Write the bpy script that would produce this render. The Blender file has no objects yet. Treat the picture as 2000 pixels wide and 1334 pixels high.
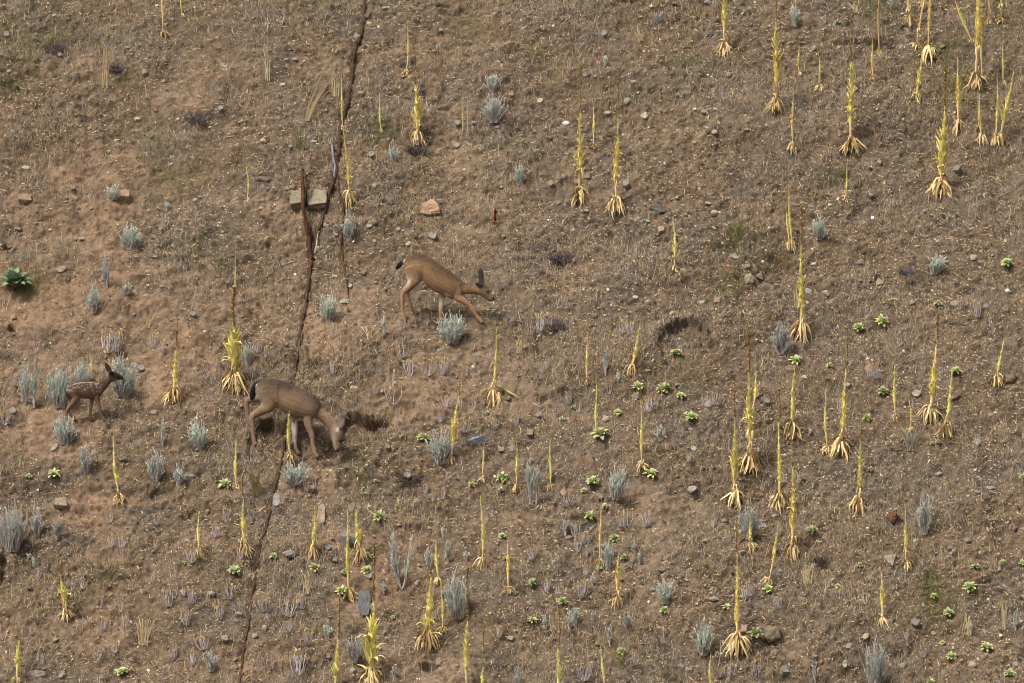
import bpy, bmesh, math, random
import numpy as np
random.seed(5)
RS = np.random.RandomState(11)
C = bpy.context.scene.collection
SC = bpy.context.scene

# ------------------------------------------------------------------ camera, world, sun, exposure
SLOPE = math.radians(40.0)
PITCH = math.radians(6.0)
DIST, LENS = 80.0, 172.8
CAM = np.array([0.0, -DIST * math.cos(PITCH), DIST * math.sin(PITCH)])
cd = bpy.data.cameras.new('camera'); cam = bpy.data.objects.new('camera', cd); C.objects.link(cam)
cam.location = CAM; cam.rotation_euler = (math.pi / 2 - PITCH, 0, 0)
cd.lens = LENS; cd.sensor_width = 36; cd.clip_start = 1; cd.clip_end = 2000
SC.camera = cam
SUN_EL, SUN_AZ = math.radians(58), math.radians(235)      # azimuth clockwise from +Y: over the camera's left shoulder
w = bpy.data.worlds.new('World'); SC.world = w; w.use_nodes = True
nt = w.node_tree
bg = nt.nodes['Background']
sky = nt.nodes.new('ShaderNodeTexSky'); sky.sky_type = 'NISHITA'; sky.sun_disc = False
sky.sun_elevation = SUN_EL; sky.sun_rotation = SUN_AZ; sky.dust_density = 5; sky.air_density = 1.0
hs = nt.nodes.new('ShaderNodeHueSaturation'); hs.inputs['Saturation'].default_value = 0.22   # cloud-whitened sky
nt.links.new(sky.outputs[0], hs.inputs['Color']); nt.links.new(hs.outputs[0], bg.inputs['Color'])
bg.inputs['Strength'].default_value = 0.08
sl = bpy.data.lights.new('sun', 'SUN'); so = bpy.data.objects.new('sun', sl); C.objects.link(so)
sl.energy = 2.0; sl.angle = math.radians(14); sl.color = (1.0, 0.95, 0.87)
sdir = np.array([math.sin(SUN_AZ) * math.cos(SUN_EL), math.cos(SUN_AZ) * math.cos(SUN_EL), math.sin(SUN_EL)])
from mathutils import Vector, Matrix, noise as mnoise
so.rotation_euler = Vector(sdir).to_track_quat('Z', 'Y').to_euler(); so.location = (0, 0, 40)
SC.cycles.filter_width = 0.9
SC.view_settings.view_transform = 'Standard'; SC.view_settings.look = 'None'
SC.view_settings.exposure = 0.97; SC.view_settings.gamma = 1.0

# ------------------------------------------------------------------ numeric helpers
PXM = 120.0                                               # photo pixels per metre at the centre
Tn = np.array([0, math.cos(SLOPE), math.sin(SLOPE)])      # up the slope
Nn = np.array([0, -math.sin(SLOPE), math.cos(SLOPE)])     # out of the slope
FW = np.array([0, math.cos(PITCH), -math.sin(PITCH)]); UP = np.array([0, math.sin(PITCH), math.cos(PITCH)])
TH = 18.0 / LENS

def lin(r, g, b):
    c = np.array([r, g, b], float) / 255.0
    return np.where(c <= 0.04045, c / 12.92, ((c + 0.055) / 1.055) ** 2.4)

def rays(px, py):
    px = np.asarray(px, float); py = np.asarray(py, float)
    return FW + ((px - 1000) / 1000 * TH)[..., None] * np.array([1.0, 0, 0]) + ((667 - py) / 1000 * TH)[..., None] * UP

def unproj(px, py, Y):
    d = rays(px, py)
    return CAM + d * ((np.asarray(Y) - CAM[1]) / d[..., 1])[..., None]

def proj(P):
    q = np.asarray(P) - CAM
    z = q @ FW
    return 1000 + q[..., 0] / z / TH * 1000, 667 - (q @ UP) / z / TH * 1000

def vnoise(x, y, seed):
    ca, sa = math.cos(seed * 1.3), math.sin(seed * 1.3); x, y = x * ca - y * sa, x * sa + y * ca
    Tb = np.random.RandomState(seed).rand(256, 256) * 2 - 1
    xi = np.floor(x).astype(np.int64); yi = np.floor(y).astype(np.int64)
    fx = x - xi; fy = y - yi
    fx = fx * fx * fx * (fx * (fx * 6 - 15) + 10); fy = fy * fy * fy * (fy * (fy * 6 - 15) + 10)
    a = Tb[xi & 255, yi & 255]; b = Tb[(xi + 1) & 255, yi & 255]
    c = Tb[xi & 255, (yi + 1) & 255]; d = Tb[(xi + 1) & 255, (yi + 1) & 255]
    return (a * (1 - fx) + b * fx) * (1 - fy) + (c * (1 - fx) + d * fx) * fy

def sstep(a, b, x):
    t = np.clip((x - a) / (b - a), 0, 1); return t * t * (3 - 2 * t)

def norm(v):
    return v / np.maximum(np.linalg.norm(v, axis=-1, keepdims=True), 1e-9)

# ------------------------------------------------------------------ mesh and material helpers
def build(name, V, F, col=None, m=None, parent=None, smooth=True):
    """V (n,3); F list of (k,4) or (k,3) index arrays; col (n,3) linear."""
    me = bpy.data.meshes.new(name)
    V = np.asarray(V, np.float32)
    me.vertices.add(len(V)); me.vertices.foreach_set('co', V.ravel())
    tot = np.concatenate([np.full(len(f), f.shape[1], np.int32) for f in F])
    idx = np.concatenate([np.asarray(f, np.int32).ravel() for f in F])
    me.loops.add(len(idx)); me.loops.foreach_set('vertex_index', idx)
    me.polygons.add(len(tot))
    st = np.zeros(len(tot), np.int32); st[1:] = np.cumsum(tot)[:-1]
    me.polygons.foreach_set('loop_start', st); me.polygons.foreach_set('loop_total', tot)
    me.polygons.foreach_set('use_smooth', np.full(len(tot), smooth, bool))
    me.update(calc_edges=True); me.validate()
    if col is not None:
        a = me.color_attributes.new('Col', 'FLOAT_COLOR', 'POINT')
        cc = np.ones((len(V), 4), np.float32); cc[:, :3] = np.clip(col, 0, 1)
        a.data.foreach_set('color', cc.ravel())
    o = bpy.data.objects.new(name, me); C.objects.link(o)
    if m: me.materials.append(m)
    if parent: o.parent = parent
    return o

class Acc:
    """collects ribbons and tubes into one mesh"""
    def __init__(s): s.V = []; s.F4 = []; s.F3 = []; s.c = []; s.n = 0
    def add(s, V, F, col):
        V = np.asarray(V).reshape(-1, 3)
        s.V.append(V); s.c.append(np.broadcast_to(col, V.shape) if np.ndim(col) == 1 else np.asarray(col).reshape(-1, 3))
        F = np.asarray(F)
        (s.F4 if F.shape[1] == 4 else s.F3).append(F + s.n); s.n += len(V)
    def ribbons(s, path, side, hw, col, fold=0.0, out=None):
        """path (n,k,3), side (n,3)|(n,k,3), hw (n,k), col (n,k,3)"""
        n, k = path.shape[:2]
        if side.ndim == 2: side = np.repeat(side[:, None], k, 1)
        if col.ndim == 2: col = np.repeat(col[:, None], k, 1)
        L = path - side * hw[..., None]; Rr = path + side * hw[..., None]
        if fold:
            lift = (out if out is not None else np.broadcast_to(np.array([0, 0, 1.0]), path.shape)) * (hw * fold)[..., None]
            P = np.stack([L + lift, path, Rr + lift], 2); q = 3
            cc = np.stack([col, col * 0.9, col], 2)
        else:
            P = np.stack([L, Rr], 2); q = 2; cc = np.stack([col, col], 2)
        base = (np.arange(n)[:, None, None] * k + np.arange(k - 1)[None, :, None]) * q + np.arange(q - 1)[None, None]
        base = base.ravel()
        s.add(P.reshape(-1, 3), np.stack([base, base + 1, base + 1 + q, base + q], 1), cc.reshape(-1, 3))
    def tubes(s, path, rad, col, sides=5, jit=0.0):
        n, k = path.shape[:2]
        if col.ndim == 2: col = np.repeat(col[:, None], k, 1)
        t = norm(np.gradient(path, axis=1))
        ref = np.where(np.abs(t[..., 1:2]) > 0.9, np.array([1.0, 0, 0]), np.array([0, 1.0, 0]))
        a = norm(np.cross(t, ref)); b = np.cross(t, a)
        th = np.arange(sides) * 2 * math.pi / sides
        rr = rad[..., None] * (1 + (RS.rand(n, k, sides) - .5) * 2 * jit)
        P = path[:, :, None] + a[:, :, None] * (np.cos(th) * rr)[..., None] + b[:, :, None] * (np.sin(th) * rr)[..., None]
        cc = np.repeat(col[:, :, None], sides, 2)
        i = (np.arange(n)[:, None, None] * k + np.arange(k - 1)[None, :, None]) * sides
        j = np.arange(sides)[None, None]; j2 = (j + 1) % sides
        s.add(P.reshape(-1, 3), np.stack([(i + j).ravel(), (i + j2).ravel(), (i + sides + j2).ravel(), (i + sides + j).ravel()], 1), cc.reshape(-1, 3))
    def make(s, name, m, parent=None, smooth=True, origin=None):
        V = np.concatenate(s.V)
        if origin is not None: V = V - origin
        F = ([np.concatenate(s.F4)] if s.F4 else []) + ([np.concatenate(s.F3)] if s.F3 else [])
        return build(name, V, F, np.concatenate(s.c), m, parent, smooth)

def material(name, rough=0.9, spec=0.15, nscale=None, namp=0.3, bump=None, var=0.0, hue=0.0, detail=6.0, sheen=0.0, trans=0.0):
    m = bpy.data.materials.new(name); m.use_nodes = True
    N = m.node_tree.nodes; L = m.node_tree.links; b = N['Principled BSDF']
    b.inputs['Roughness'].default_value = rough; b.inputs['Specular IOR Level'].default_value = spec
    if sheen: b.inputs['Sheen Weight'].default_value = sheen
    at = N.new('ShaderNodeAttribute'); at.attribute_name = 'Col'
    out = at.outputs['Color']
    tc = N.new('ShaderNodeTexCoord')
    if nscale:
        for sc, am in (nscale if isinstance(nscale, list) else [(nscale, namp)]):
            no = N.new('ShaderNodeTexNoise'); no.inputs['Scale'].default_value = sc; no.inputs['Detail'].default_value = detail
            no.inputs['Roughness'].default_value = 0.65
            L.new(tc.outputs['Object'], no.inputs['Vector'])
            mr = N.new('ShaderNodeMapRange'); mr.inputs['From Min'].default_value = 0.3; mr.inputs['From Max'].default_value = 0.7
            mr.inputs['To Min'].default_value = 1 - am; mr.inputs['To Max'].default_value = 1 + am
            L.new(no.outputs[0], mr.inputs[0])
            mx = N.new('ShaderNodeVectorMath'); mx.operation = 'SCALE'
            L.new(out, mx.inputs[0]); L.new(mr.outputs[0], mx.inputs['Scale']); out = mx.outputs[0]
    if var or hue:
        oi = N.new('ShaderNodeObjectInfo'); h = N.new('ShaderNodeHueSaturation')
        a = N.new('ShaderNodeMapRange'); a.inputs['To Min'].default_value = 1 - var; a.inputs['To Max'].default_value = 1 + var
        L.new(oi.outputs['Random'], a.inputs[0]); L.new(a.outputs[0], h.inputs['Value'])
        mlt = N.new('ShaderNodeMath'); mlt.operation = 'MULTIPLY'; mlt.inputs[1].default_value = 7.13
        fr = N.new('ShaderNodeMath'); fr.operation = 'FRACT'
        a2 = N.new('ShaderNodeMapRange'); a2.inputs['To Min'].default_value = 0.5 - hue; a2.inputs['To Max'].default_value = 0.5 + hue
        L.new(oi.outputs['Random'], mlt.inputs[0]); L.new(mlt.outputs[0], fr.inputs[0]); L.new(fr.outputs[0], a2.inputs[0]); L.new(a2.outputs[0], h.inputs['Hue'])
        L.new(out, h.inputs['Color']); out = h.outputs[0]
    L.new(out, b.inputs['Base Color'])
    if bump:
        no = N.new('ShaderNodeTexNoise'); no.inputs['Scale'].default_value = bump[0]; no.inputs['Detail'].default_value = 8
        no.inputs['Roughness'].default_value = 0.7
        L.new(tc.outputs['Object'], no.inputs['Vector'])
        bp = N.new('ShaderNodeBump'); bp.inputs['Strength'].default_value = bump[1]; bp.inputs['Distance'].default_value = bump[2]
        L.new(no.outputs[0], bp.inputs['Height']); L.new(bp.outputs[0], b.inputs['Normal'])
    if trans:
        tr = N.new('ShaderNodeBsdfTranslucent'); ms = N.new('ShaderNodeMixShader'); ms.inputs[0].default_value = trans
        L.new(out, tr.inputs['Color']); L.new(b.outputs[0], ms.inputs[1]); L.new(tr.outputs[0], ms.inputs[2])
        L.new(ms.outputs[0], N['Material Output'].inputs['Surface'])
    return m

M = dict(
    soil=material('soil', 0.95, 0.08, [(9, .16), (38, .22), (150, .30)], bump=(55, 0.9, 0.02)),
    gravel=material('gravel', 0.9, 0.15, 60, .18),
    litter=material('plant_litter', 0.9, 0.1),
    grass=material('dry_grass', 0.85, 0.12, trans=0.2),
    herb=material('green_herb', 0.85, 0.12, trans=0.2),
    rock=material('rock', 0.9, 0.2, [(6, .22), (30, .28), (120, .15)], bump=(22, 0.7, 0.03), var=0.12),
    yellow=material('yellow_stalk', 0.85, 0.12, 60, .12, var=0.10, hue=0.008, trans=0.16),
    dead=material('dead_leaf', 0.9, 0.1, 50, .18, var=0.1, trans=0.12),
    brown=material('brown_tip', 0.9, 0.08, 80, .2),
    rosette=material('felted_leaf', 0.9, 0.1, 40, .12, var=0.14, hue=0.014, trans=0.15),
    sage=material('sage_leaf', 0.9, 0.1, 25, .14, var=0.10, hue=0.012, trans=0.25),
    twig=material('gray_twig', 0.9, 0.1, 40, .2, var=0.12),
    coat=material('deer_coat', 0.95, 0.06, [(9, .12), (45, .16), (140, .2)], bump=(90, 0.8, 0.008), detail=8, sheen=0.08),
    dark=material('dark_keratin', 0.45, 0.4),
    root=material('root_bark', 0.95, 0.08, [(20, .35), (90, .3)], bump=(40, 0.9, 0.02)),
    scrap=material('white_scrap', 0.7, 0.3),
)

# ------------------------------------------------------------------ terrain: displacement d(u,v) along the slope normal
def axis(a, step, far):
    c = np.arange(-a, a + step / 2, step); ext = a + np.cumsum(0.1 * 1.45 ** np.arange(16)); ext = ext[ext < far]
    return np.concatenate([-ext[::-1], c, ext])
GU = axis(9.8, 0.025, 60); GV = axis(8.7, 0.025, 45)
UU, VV = np.meshgrid(GU, GV, indexing='ij')
D = 0.16 * vnoise(UU / 2.6, VV / 2.2, 1) + 0.07 * vnoise(UU / 1.0 + 7, VV / .8, 2) + 0.042 * vnoise(UU / .42, VV / .34, 3)
tr = vnoise(UU / 1.6 + 3, VV / .42 + 9, 29); D += 0.05 * (1 - np.abs(tr)) * sstep(6, -4, UU)      # terracettes, stronger on the left
gu = vnoise(UU / .55 + 30, VV / 3.2, 29); D -= 0.06 * sstep(.35, .9, gu)                            # faint rills down the slope
ft = 0.034 * vnoise(UU / .17, VV / .15, 5) + 0.030 * (.5 - np.abs(vnoise(UU / .10, VV / .09, 6))) + 0.022 * vnoise(UU / .055, VV / .05, 8) + 0.012 * vnoise(UU / .03, VV / .03, 12)
rough = 0.55 + 0.45 * vnoise(UU / 1.5 + 50, VV / 1.5, 9)
D += ft * (0.6 + 0.7 * np.clip(rough, 0, 1))

def Dget(u, v):
    i = np.clip(np.searchsorted(GU, u) - 1, 0, len(GU) - 2); j = np.clip(np.searchsorted(GV, v) - 1, 0, len(GV) - 2)
    fu = (u - GU[i]) / (GU[i + 1] - GU[i]); fv = (v - GV[j]) / (GV[j + 1] - GV[j])
    return (D[i, j] * (1 - fu) + D[i + 1, j] * fu) * (1 - fv) + (D[i, j + 1] * (1 - fu) + D[i + 1, j + 1] * fu) * fv

def uvP(u, v, lift=0.0):
    d = Dget(u, v) + lift
    return np.asarray(u)[..., None] * np.array([1.0, 0, 0]) + np.asarray(v)[..., None] * Tn + np.asarray(d)[..., None] * Nn

def at(px, py):
    """the ground point seen at a photo pixel"""
    dr = rays(px, py); d = np.zeros(np.shape(px))
    for _ in range(7):
        s = (d - CAM @ Nn) / (dr @ Nn); P = CAM + dr * s[..., None]
        d = 0.5 * d + 0.5 * Dget(P[..., 0], P @ Tn)
    s = (d - CAM @ Nn) / (dr @ Nn)
    return CAM + dr * s[..., None]
def at1(px, py): return at(np.array([px], float), np.array([py], float))[0]
def uv1(px, py):
    P = at1(px, py); return P[0], P @ Tn

ROOT_MAIN = [(714,-14),(710,30),(708,55),(704,72),(694,95),(690,120),(688,150),(681,185),(678,210),(668,235),(664,260),(662,290),(657,315),(655,345),(645,375),(636,410),(626,440),(618,460),(611,485),(606,510),(604,540),(601,562),(596,600),(590,630),(585,660),(580,690),(577,720),(573,745),(567,800),(561,840),(556,865),(552,890),(545,925),(535,960),(527,1000),(519,1030),(509,1060),(505,1090),(498,1130),(490,1180),(485,1220),(478,1260),(472,1300),(466,1350)]
def carve_line(pts, wid, dep):
    global D
    uv = np.array([uv1(*p) for p in pts]); uv[:, 0] += 0
    best = np.full(D.shape, 9.0)
    for (a, b) in zip(uv[:-1], uv[1:]):
        ab = b - a; t = np.clip(((UU - a[0]) * ab[0] + (VV - a[1]) * ab[1]) / (ab @ ab), 0, 1)
        best = np.minimum(best, np.hypot(UU - a[0] - t * ab[0], VV - a[1] - t * ab[1]))
    D = D - dep * np.exp(-(best / wid) ** 2)
carve_line(ROOT_MAIN[:27], 0.06, 0.02)
carve_line(ROOT_MAIN[26:], 0.06, 0.03)
carve_line([(1225,930),(1250,1010),(1262,1100),(1285,1180),(1320,1290),(1330,1350)], 0.2, 0.13)
HOLES = [(1338,676,54,48,.20,3.5),(697,832,34,19,.24,2.5),(522,842,21,22,.26,2.5),(494,872,10,24,.12,2),(23,640,8,6,.14,2),(12,482,11,8,.14,2),
         (838,1305,16,8,.16,2),(1082,778,34,13,.14,2),(820,822,20,8,.08,2),(320,965,25,12,.1,2),(1560,118,60,14,.0,2),(1690,92,70,8,.04,2),(5,1105,7,30,.2,2),(300,770,40,12,.0,2),(655,372,9,12,.1,2),(1240,12,40,12,.05,2)]
for (x, y, rx, ry, dep, pw) in HOLES:
    u0, v0 = uv1(x, y); sv = 0.72
    q = np.hypot((UU - u0) / (rx / PXM), (VV - v0) / (ry / PXM / sv))
    q = q * (1 + 0.16 * vnoise(UU / .2, VV / .2, 17) + 0.09 * vnoise(UU / .08, VV / .08, 18) + 0.07 * vnoise(UU / .04, VV / .04, 19))
    D = D - dep * (1 - sstep(0.86, 1.03, q)) * (0.75 + 0.25 * np.clip((VV - v0) / (ry / PXM / sv), -1, 1))
SPOIL = [(1225,690,45,35,.08),(640,610,50,30,.05),(440,790,40,30,.08),(760,770,70,20,.07),(1120,845,60,14,.05),(560,1065,40,16,.06),(1710,78,70,9,.09)]
for (x, y, rx, ry, h) in SPOIL:
    u0, v0 = uv1(x, y)
    D = D + h * np.exp(-(((UU - u0) / (rx / PXM)) ** 2 + ((VV - v0) / (ry / PXM / .72)) ** 2))

# ------------------------------------------------------------------ the deer, laid out in the zoom pixels they were measured in
DEER = {}
DEER['tan'] = dict(s=5.129, o=(700, 440), vox=0.0065,
  torso=[((452,352),(468,400),30),((500,312),(505,500),60),((560,293),(575,545),76),((630,286),(650,562),82),((710,315),(692,612),88),((800,380),(770,668),92),((890,445),(850,694),88),((960,490),(910,730),80),((1020,540),(960,742),64),((1062,570),(1010,712),44)],
  neck=[((985,515),(970,705),50),((1055,568),(1035,698),40),((1125,588),(1110,688),33),((1190,596),(1190,690),31),((1235,602),(1225,695),30)],
  head=[((1195,600),(1200,690),32),((1245,588),(1232,704),40),((1292,615),(1260,726),37),((1328,660),(1288,748),26),((1352,700),(1303,762),22),((1364,728),(1322,766),15)],
  legs=[(-50,[(545,400,85,45),(567,475,82,42),(560,545,62,38),(520,597,42,32),(470,645,30,24),(446,690,24,20),(441,760,17,15),(446,850,15,14),(456,905,18,16),(462,930,15,15),(472,955,17,16)]),
        (50,[(540,420,70,40),(545,520,60,38),(530,600,40,30),(488,665,26,20),(492,720,18,15),(520,790,15,14),(545,850,17,15),(565,868,15,14),(578,888,16,15)]),
        (-45,[(960,590,75,38),(985,660,62,34),(1000,715,45,30),(1060,760,30,24),(1115,800,23,19),(1145,843,22,18),(1180,895,15,14),(1210,935,17,15),(1225,952,14,14),(1238,968,16,15)]),
        (45,[(900,640,50,34),(850,690,36,26),(835,740,30,22),(831,800,23,18),(827,845,20,18),(824,920,14,13),(820,990,16,14),(818,1005,13,13),(822,1028,16,15)])],
  hoof=[(482,968),(588,898),(1249,980),(830,1040)],
  tail=[(460,350,16,10),(432,378,20,12),(406,408,23,12),(386,430,15,9),(373,442,4,4)],
  ears=[(-8,4,[(1238,590,14,10),(1234,552,23,11),(1229,500,28,10),(1225,455,23,9),(1222,425,7,6)]),(-26,-70,[(1250,616,16,9),(1226,602,27,10),(1200,588,23,9),(1178,572,7,6)])],
  eye=(1297,664,10), nose=(1352,742,17),
  col=dict(side=lin(156,123,90), back=lin(78,62,50), leg=lin(168,130,98), belly=lin(176,144,116), white=lin(225,212,196), face=lin(120,104,90)))
DEER['gray'] = dict(s=4.6, o=(420, 640), vox=0.0065,
  torso=[((368,505),(385,585),35),((408,474),(425,682),62),((480,455),(490,732),80),((560,465),(560,722),86),((650,492),(640,768),90),((730,524),(715,802),92),((810,564),(790,820),88),((880,600),(850,824),78),((928,652),(895,806),60),((955,702),(925,770),35)],
  neck=[((895,635),(855,795),50),((948,700),(902,804),42),((1000,748),(952,838),36),((1052,800),(1002,884),33),((1104,858),(1034,928),32)],
  head=[((1092,850),(1030,918),34),((1138,900),(1040,962),42),((1156,962),(1052,1010),38),((1146,1030),(1063,1050),28),((1128,1078),(1070,1088),22),((1112,1108),(1080,1104),14)],
  legs=[(-50,[(480,560,95,48),(492,640,85,45),(472,700,64,40),(420,738,42,32),(362,772,32,25),(336,797,27,22),(338,860,20,17),(345,950,18,16),(352,1000,20,17),(358,1022,17,16),(366,1040,18,17)]),
        (50,[(450,560,80,45),(400,620,55,38),(330,642,36,28),(288,665,27,22),(286,730,20,17),(296,810,18,16),(306,850,17,16),(314,870,18,17)]),
        (-45,[(850,700,70,40),(835,780,52,34),(838,840,37,27),(855,910,27,22),(872,960,24,20),(882,1040,17,16),(895,1095,20,17),(905,1125,17,16),(918,1150,18,17)]),
        (45,[(770,740,50,34),(712,810,36,26),(712,880,30,22),(716,960,24,19),(718,1030,18,16),(722,1085,19,16),(735,1110,16,16),(748,1135,18,17)])],
  hoof=[(376,1056),(322,888),(930,1168),(760,1150)],
  tail=[(402,484,20,12),(362,512,17,10),(341,558,22,12),(332,606,24,12),(325,648,8,6)],
  ears=[(-30,-48,[(1118,905,15,10),(1138,872,26,10),(1154,840,22,9),(1166,810,6,6)]),(28,60,[(1100,880,15,10),(1134,838,26,10),(1160,800,23,9),(1177,770,7,6)])],
  eye=(1130,1010,11), nose=(1096,1098,17),
  col=dict(side=lin(136,111,88), back=lin(64,54,46), leg=lin(142,116,94), belly=lin(164,138,112), white=lin(214,204,194), face=lin(126,112,96)))
DEER['fawn'] = dict(s=5.129, o=(20, 640), vox=0.0045,
  torso=[((570,612),(576,652),18),((605,570),(612,690),45),((660,544),(652,702),55),((720,531),(720,708),58),((790,530),(790,714),58),((850,536),(845,704),54),((900,546),(890,694),46),((932,562),(915,676),32)],
  neck=[((885,545),(876,684),40),((938,518),(928,652),32),((984,488),(976,592),27),((1012,458),(1010,546),26)],
  head=[((988,442),(1004,540),26),((1034,434),(1034,541),32),((1074,450),(1064,530),26),((1108,474),(1094,524),18),((1130,490),(1119,517),11)],
  legs=[(-32,[(640,630,58,30),(665,690,45,28),(642,735,29,22),(602,785,20,16),(572,825,17,14),(567,880,12,11),(574,925,13,11),(580,945,12,11)]),
        (32,[(620,640,45,28),(610,720,32,22),(590,780,20,16),(576,820,15,13),(600,870,11,10),(635,912,12,11),(648,930,12,11)]),
        (-28,[(880,640,42,26),(868,685,31,22),(880,740,21,16),(895,800,16,14),(905,840,14,12),(925,890,11,10),(938,912,12,11),(946,926,12,11)]),
        (28,[(830,660,36,24),(818,710,26,18),(812,770,19,15),(805,830,15,13),(800,880,11,10),(807,912,12,11),(815,930,12,11)])],
  hoof=[(588,958),(660,941),(954,937),(824,943)],
  tail=[(580,620,12,8),(571,650,17,9),(577,690,17,9),(586,716,6,5)],
  ears=[(18,30,[(1008,445,12,9),(986,415,25,10),(966,385,21,9),(949,350,6,6)]),(-24,-44,[(1034,468,13,8),(1018,452,24,9),(1002,434,9,6)])],
  eye=(1082,484,9), nose=(1124,502,11),
  col=dict(side=lin(106,82,64), back=lin(78,59,47), leg=lin(130,104,82), belly=lin(146,112,88), white=lin(226,214,200), face=lin(112,80,64)))

def zpx(d, X, Y): return d['o'][0] + np.asarray(X, float) / d['s'], d['o'][1] + np.asarray(Y, float) / d['s']
pins = []
for nm, d in DEER.items():
    hp = np.array(d['hoof'], float); px, py = zpx(d, hp[:, 0], hp[:, 1] + 4)
    yg = at(px, py)[:, 1]
    wl = np.array([l[0] for l in d['legs']]) / d['s'] / PXM
    d['xc'] = px.mean(); xm = (px - d['xc']) / PXM
    A = np.stack([np.ones(4), xm], 1); sol = np.linalg.lstsq(A, yg - wl, rcond=None)[0]
    d['Y0'], d['k'] = sol[0], float(np.clip(sol[1], -.3, .3))
    Yf = d['Y0'] + d['k'] * xm + wl
    for i in range(4): pins.append(unproj(px[i], py[i], Yf[i]))
pins = np.array(pins); pu, pv, pd = pins[:, 0], pins @ Tn, pins @ Nn
SG = 0.15
K = np.exp(-((pu[:, None] - pu) ** 2 + (pv[:, None] - pv) ** 2) / SG ** 2)
wts = np.linalg.solve(K + np.eye(len(pu)) * 1e-3, pd - Dget(pu, pv))
print('pins', np.round(pd - Dget(pu, pv), 2), np.round(wts, 2), [(k, round(v['k'], 2)) for k, v in DEER.items()])
for a, b, ww in zip(pu, pv, wts):
    D = D + ww * np.exp(-((UU - a) ** 2 + (VV - b) ** 2) / SG ** 2)

# soil colour and the bare / littered mask
bare = 0.5 * vnoise(UU / 1.3 + 11, VV / .9, 21) + 0.3 * vnoise(UU / .45, VV / .33, 22) + 0.2 * vnoise(UU / .2, VV / .15, 23)
BARE = [(960,740,110,60,.8),(800,790,130,55,.9),(650,640,90,60,.5),(330,720,120,70,.5),(1000,560,90,60,.4),(880,310,90,50,.5),(60,590,90,50,.6),(80,830,80,60,.8),(180,1020,90,60,.7),
        (1290,900,110,60,.5),(1000,1010,120,80,.4),(760,1150,70,100,.7),(960,1260,120,70,.6),(1400,890,70,60,.4),(1280,1060,100,70,.5),(200,420,110,60,.5),(130,160,60,60,.1),(800,90,110,60,.3),(1560,1250,110,60,.3),(1100,1090,160,100,.3),(420,960,150,80,.3)]
for (x, y, rx, ry, s_) in BARE:
    u0, v0 = uv1(x, y); bare += s_ * np.exp(-((UU - u0) / (rx / PXM)) ** 2 - ((VV - v0) / (ry / PXM / .72)) ** 2)
bare = sstep(0.0, 0.95, bare + 0.0 - 0.030 * UU)
redn = sstep(-0.5, 0.9, 0.6 * vnoise(UU / 2.2 + 5, VV / 1.8, 31) - 0.09 * UU + 0.3 * bare)
c_lit = lin(104, 88, 71); c_gray = lin(100, 88, 75); c_bare = lin(124, 107, 88); c_red = lin(129, 106, 85)
f1 = sstep(-.4, .6, vnoise(UU / .8, VV / .7, 33))[..., None]
base = c_lit * (1 - f1) + c_gray * f1
br = c_bare * (1 - redn[..., None]) + c_red * redn[..., None]
SCOL = base * (1 - bare[..., None]) + br * bare[..., None]
SCOL = SCOL * (1 + 0.2 * vnoise(UU / .12, VV / .1, 35) + 0.22 * vnoise(UU / .05, VV / .05, 36))[..., None]
def gget(G, u, v):
    i = np.clip(np.searchsorted(GU, u) - 1, 0, len(GU) - 2); j = np.clip(np.searchsorted(GV, v) - 1, 0, len(GV) - 2)
    return G[i, j]

P = UU[..., None] * np.array([1.0, 0, 0]) + VV[..., None] * Tn + D[..., None] * Nn
nu, nv = UU.shape
ii = (np.arange(nu - 1)[:, None] * nv + np.arange(nv - 1)[None]).ravel()
g = build('hillside_ground', P.reshape(-1, 3), [np.stack([ii, ii + nv, ii + nv + 1, ii + 1], 1)], SCOL.reshape(-1, 3), M['soil'])
g['kind'] = 'structure'
del P

# ------------------------------------------------------------------ things, parts and labels
THINGS = []                                             # (object, look, noun, category, px, py, group)
def empty(name, loc):
    o = bpy.data.objects.new(name, None); C.objects.link(o); o.location = loc; o.empty_display_size = 0.1; return o
def note(o, look, noun, cat, px, py, group): THINGS.append((o, look, noun, cat, px, py, group))
def tag(o, label, cat, group=None):
    o['label'] = label; o['category'] = cat
    if group: o['group'] = group

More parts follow.
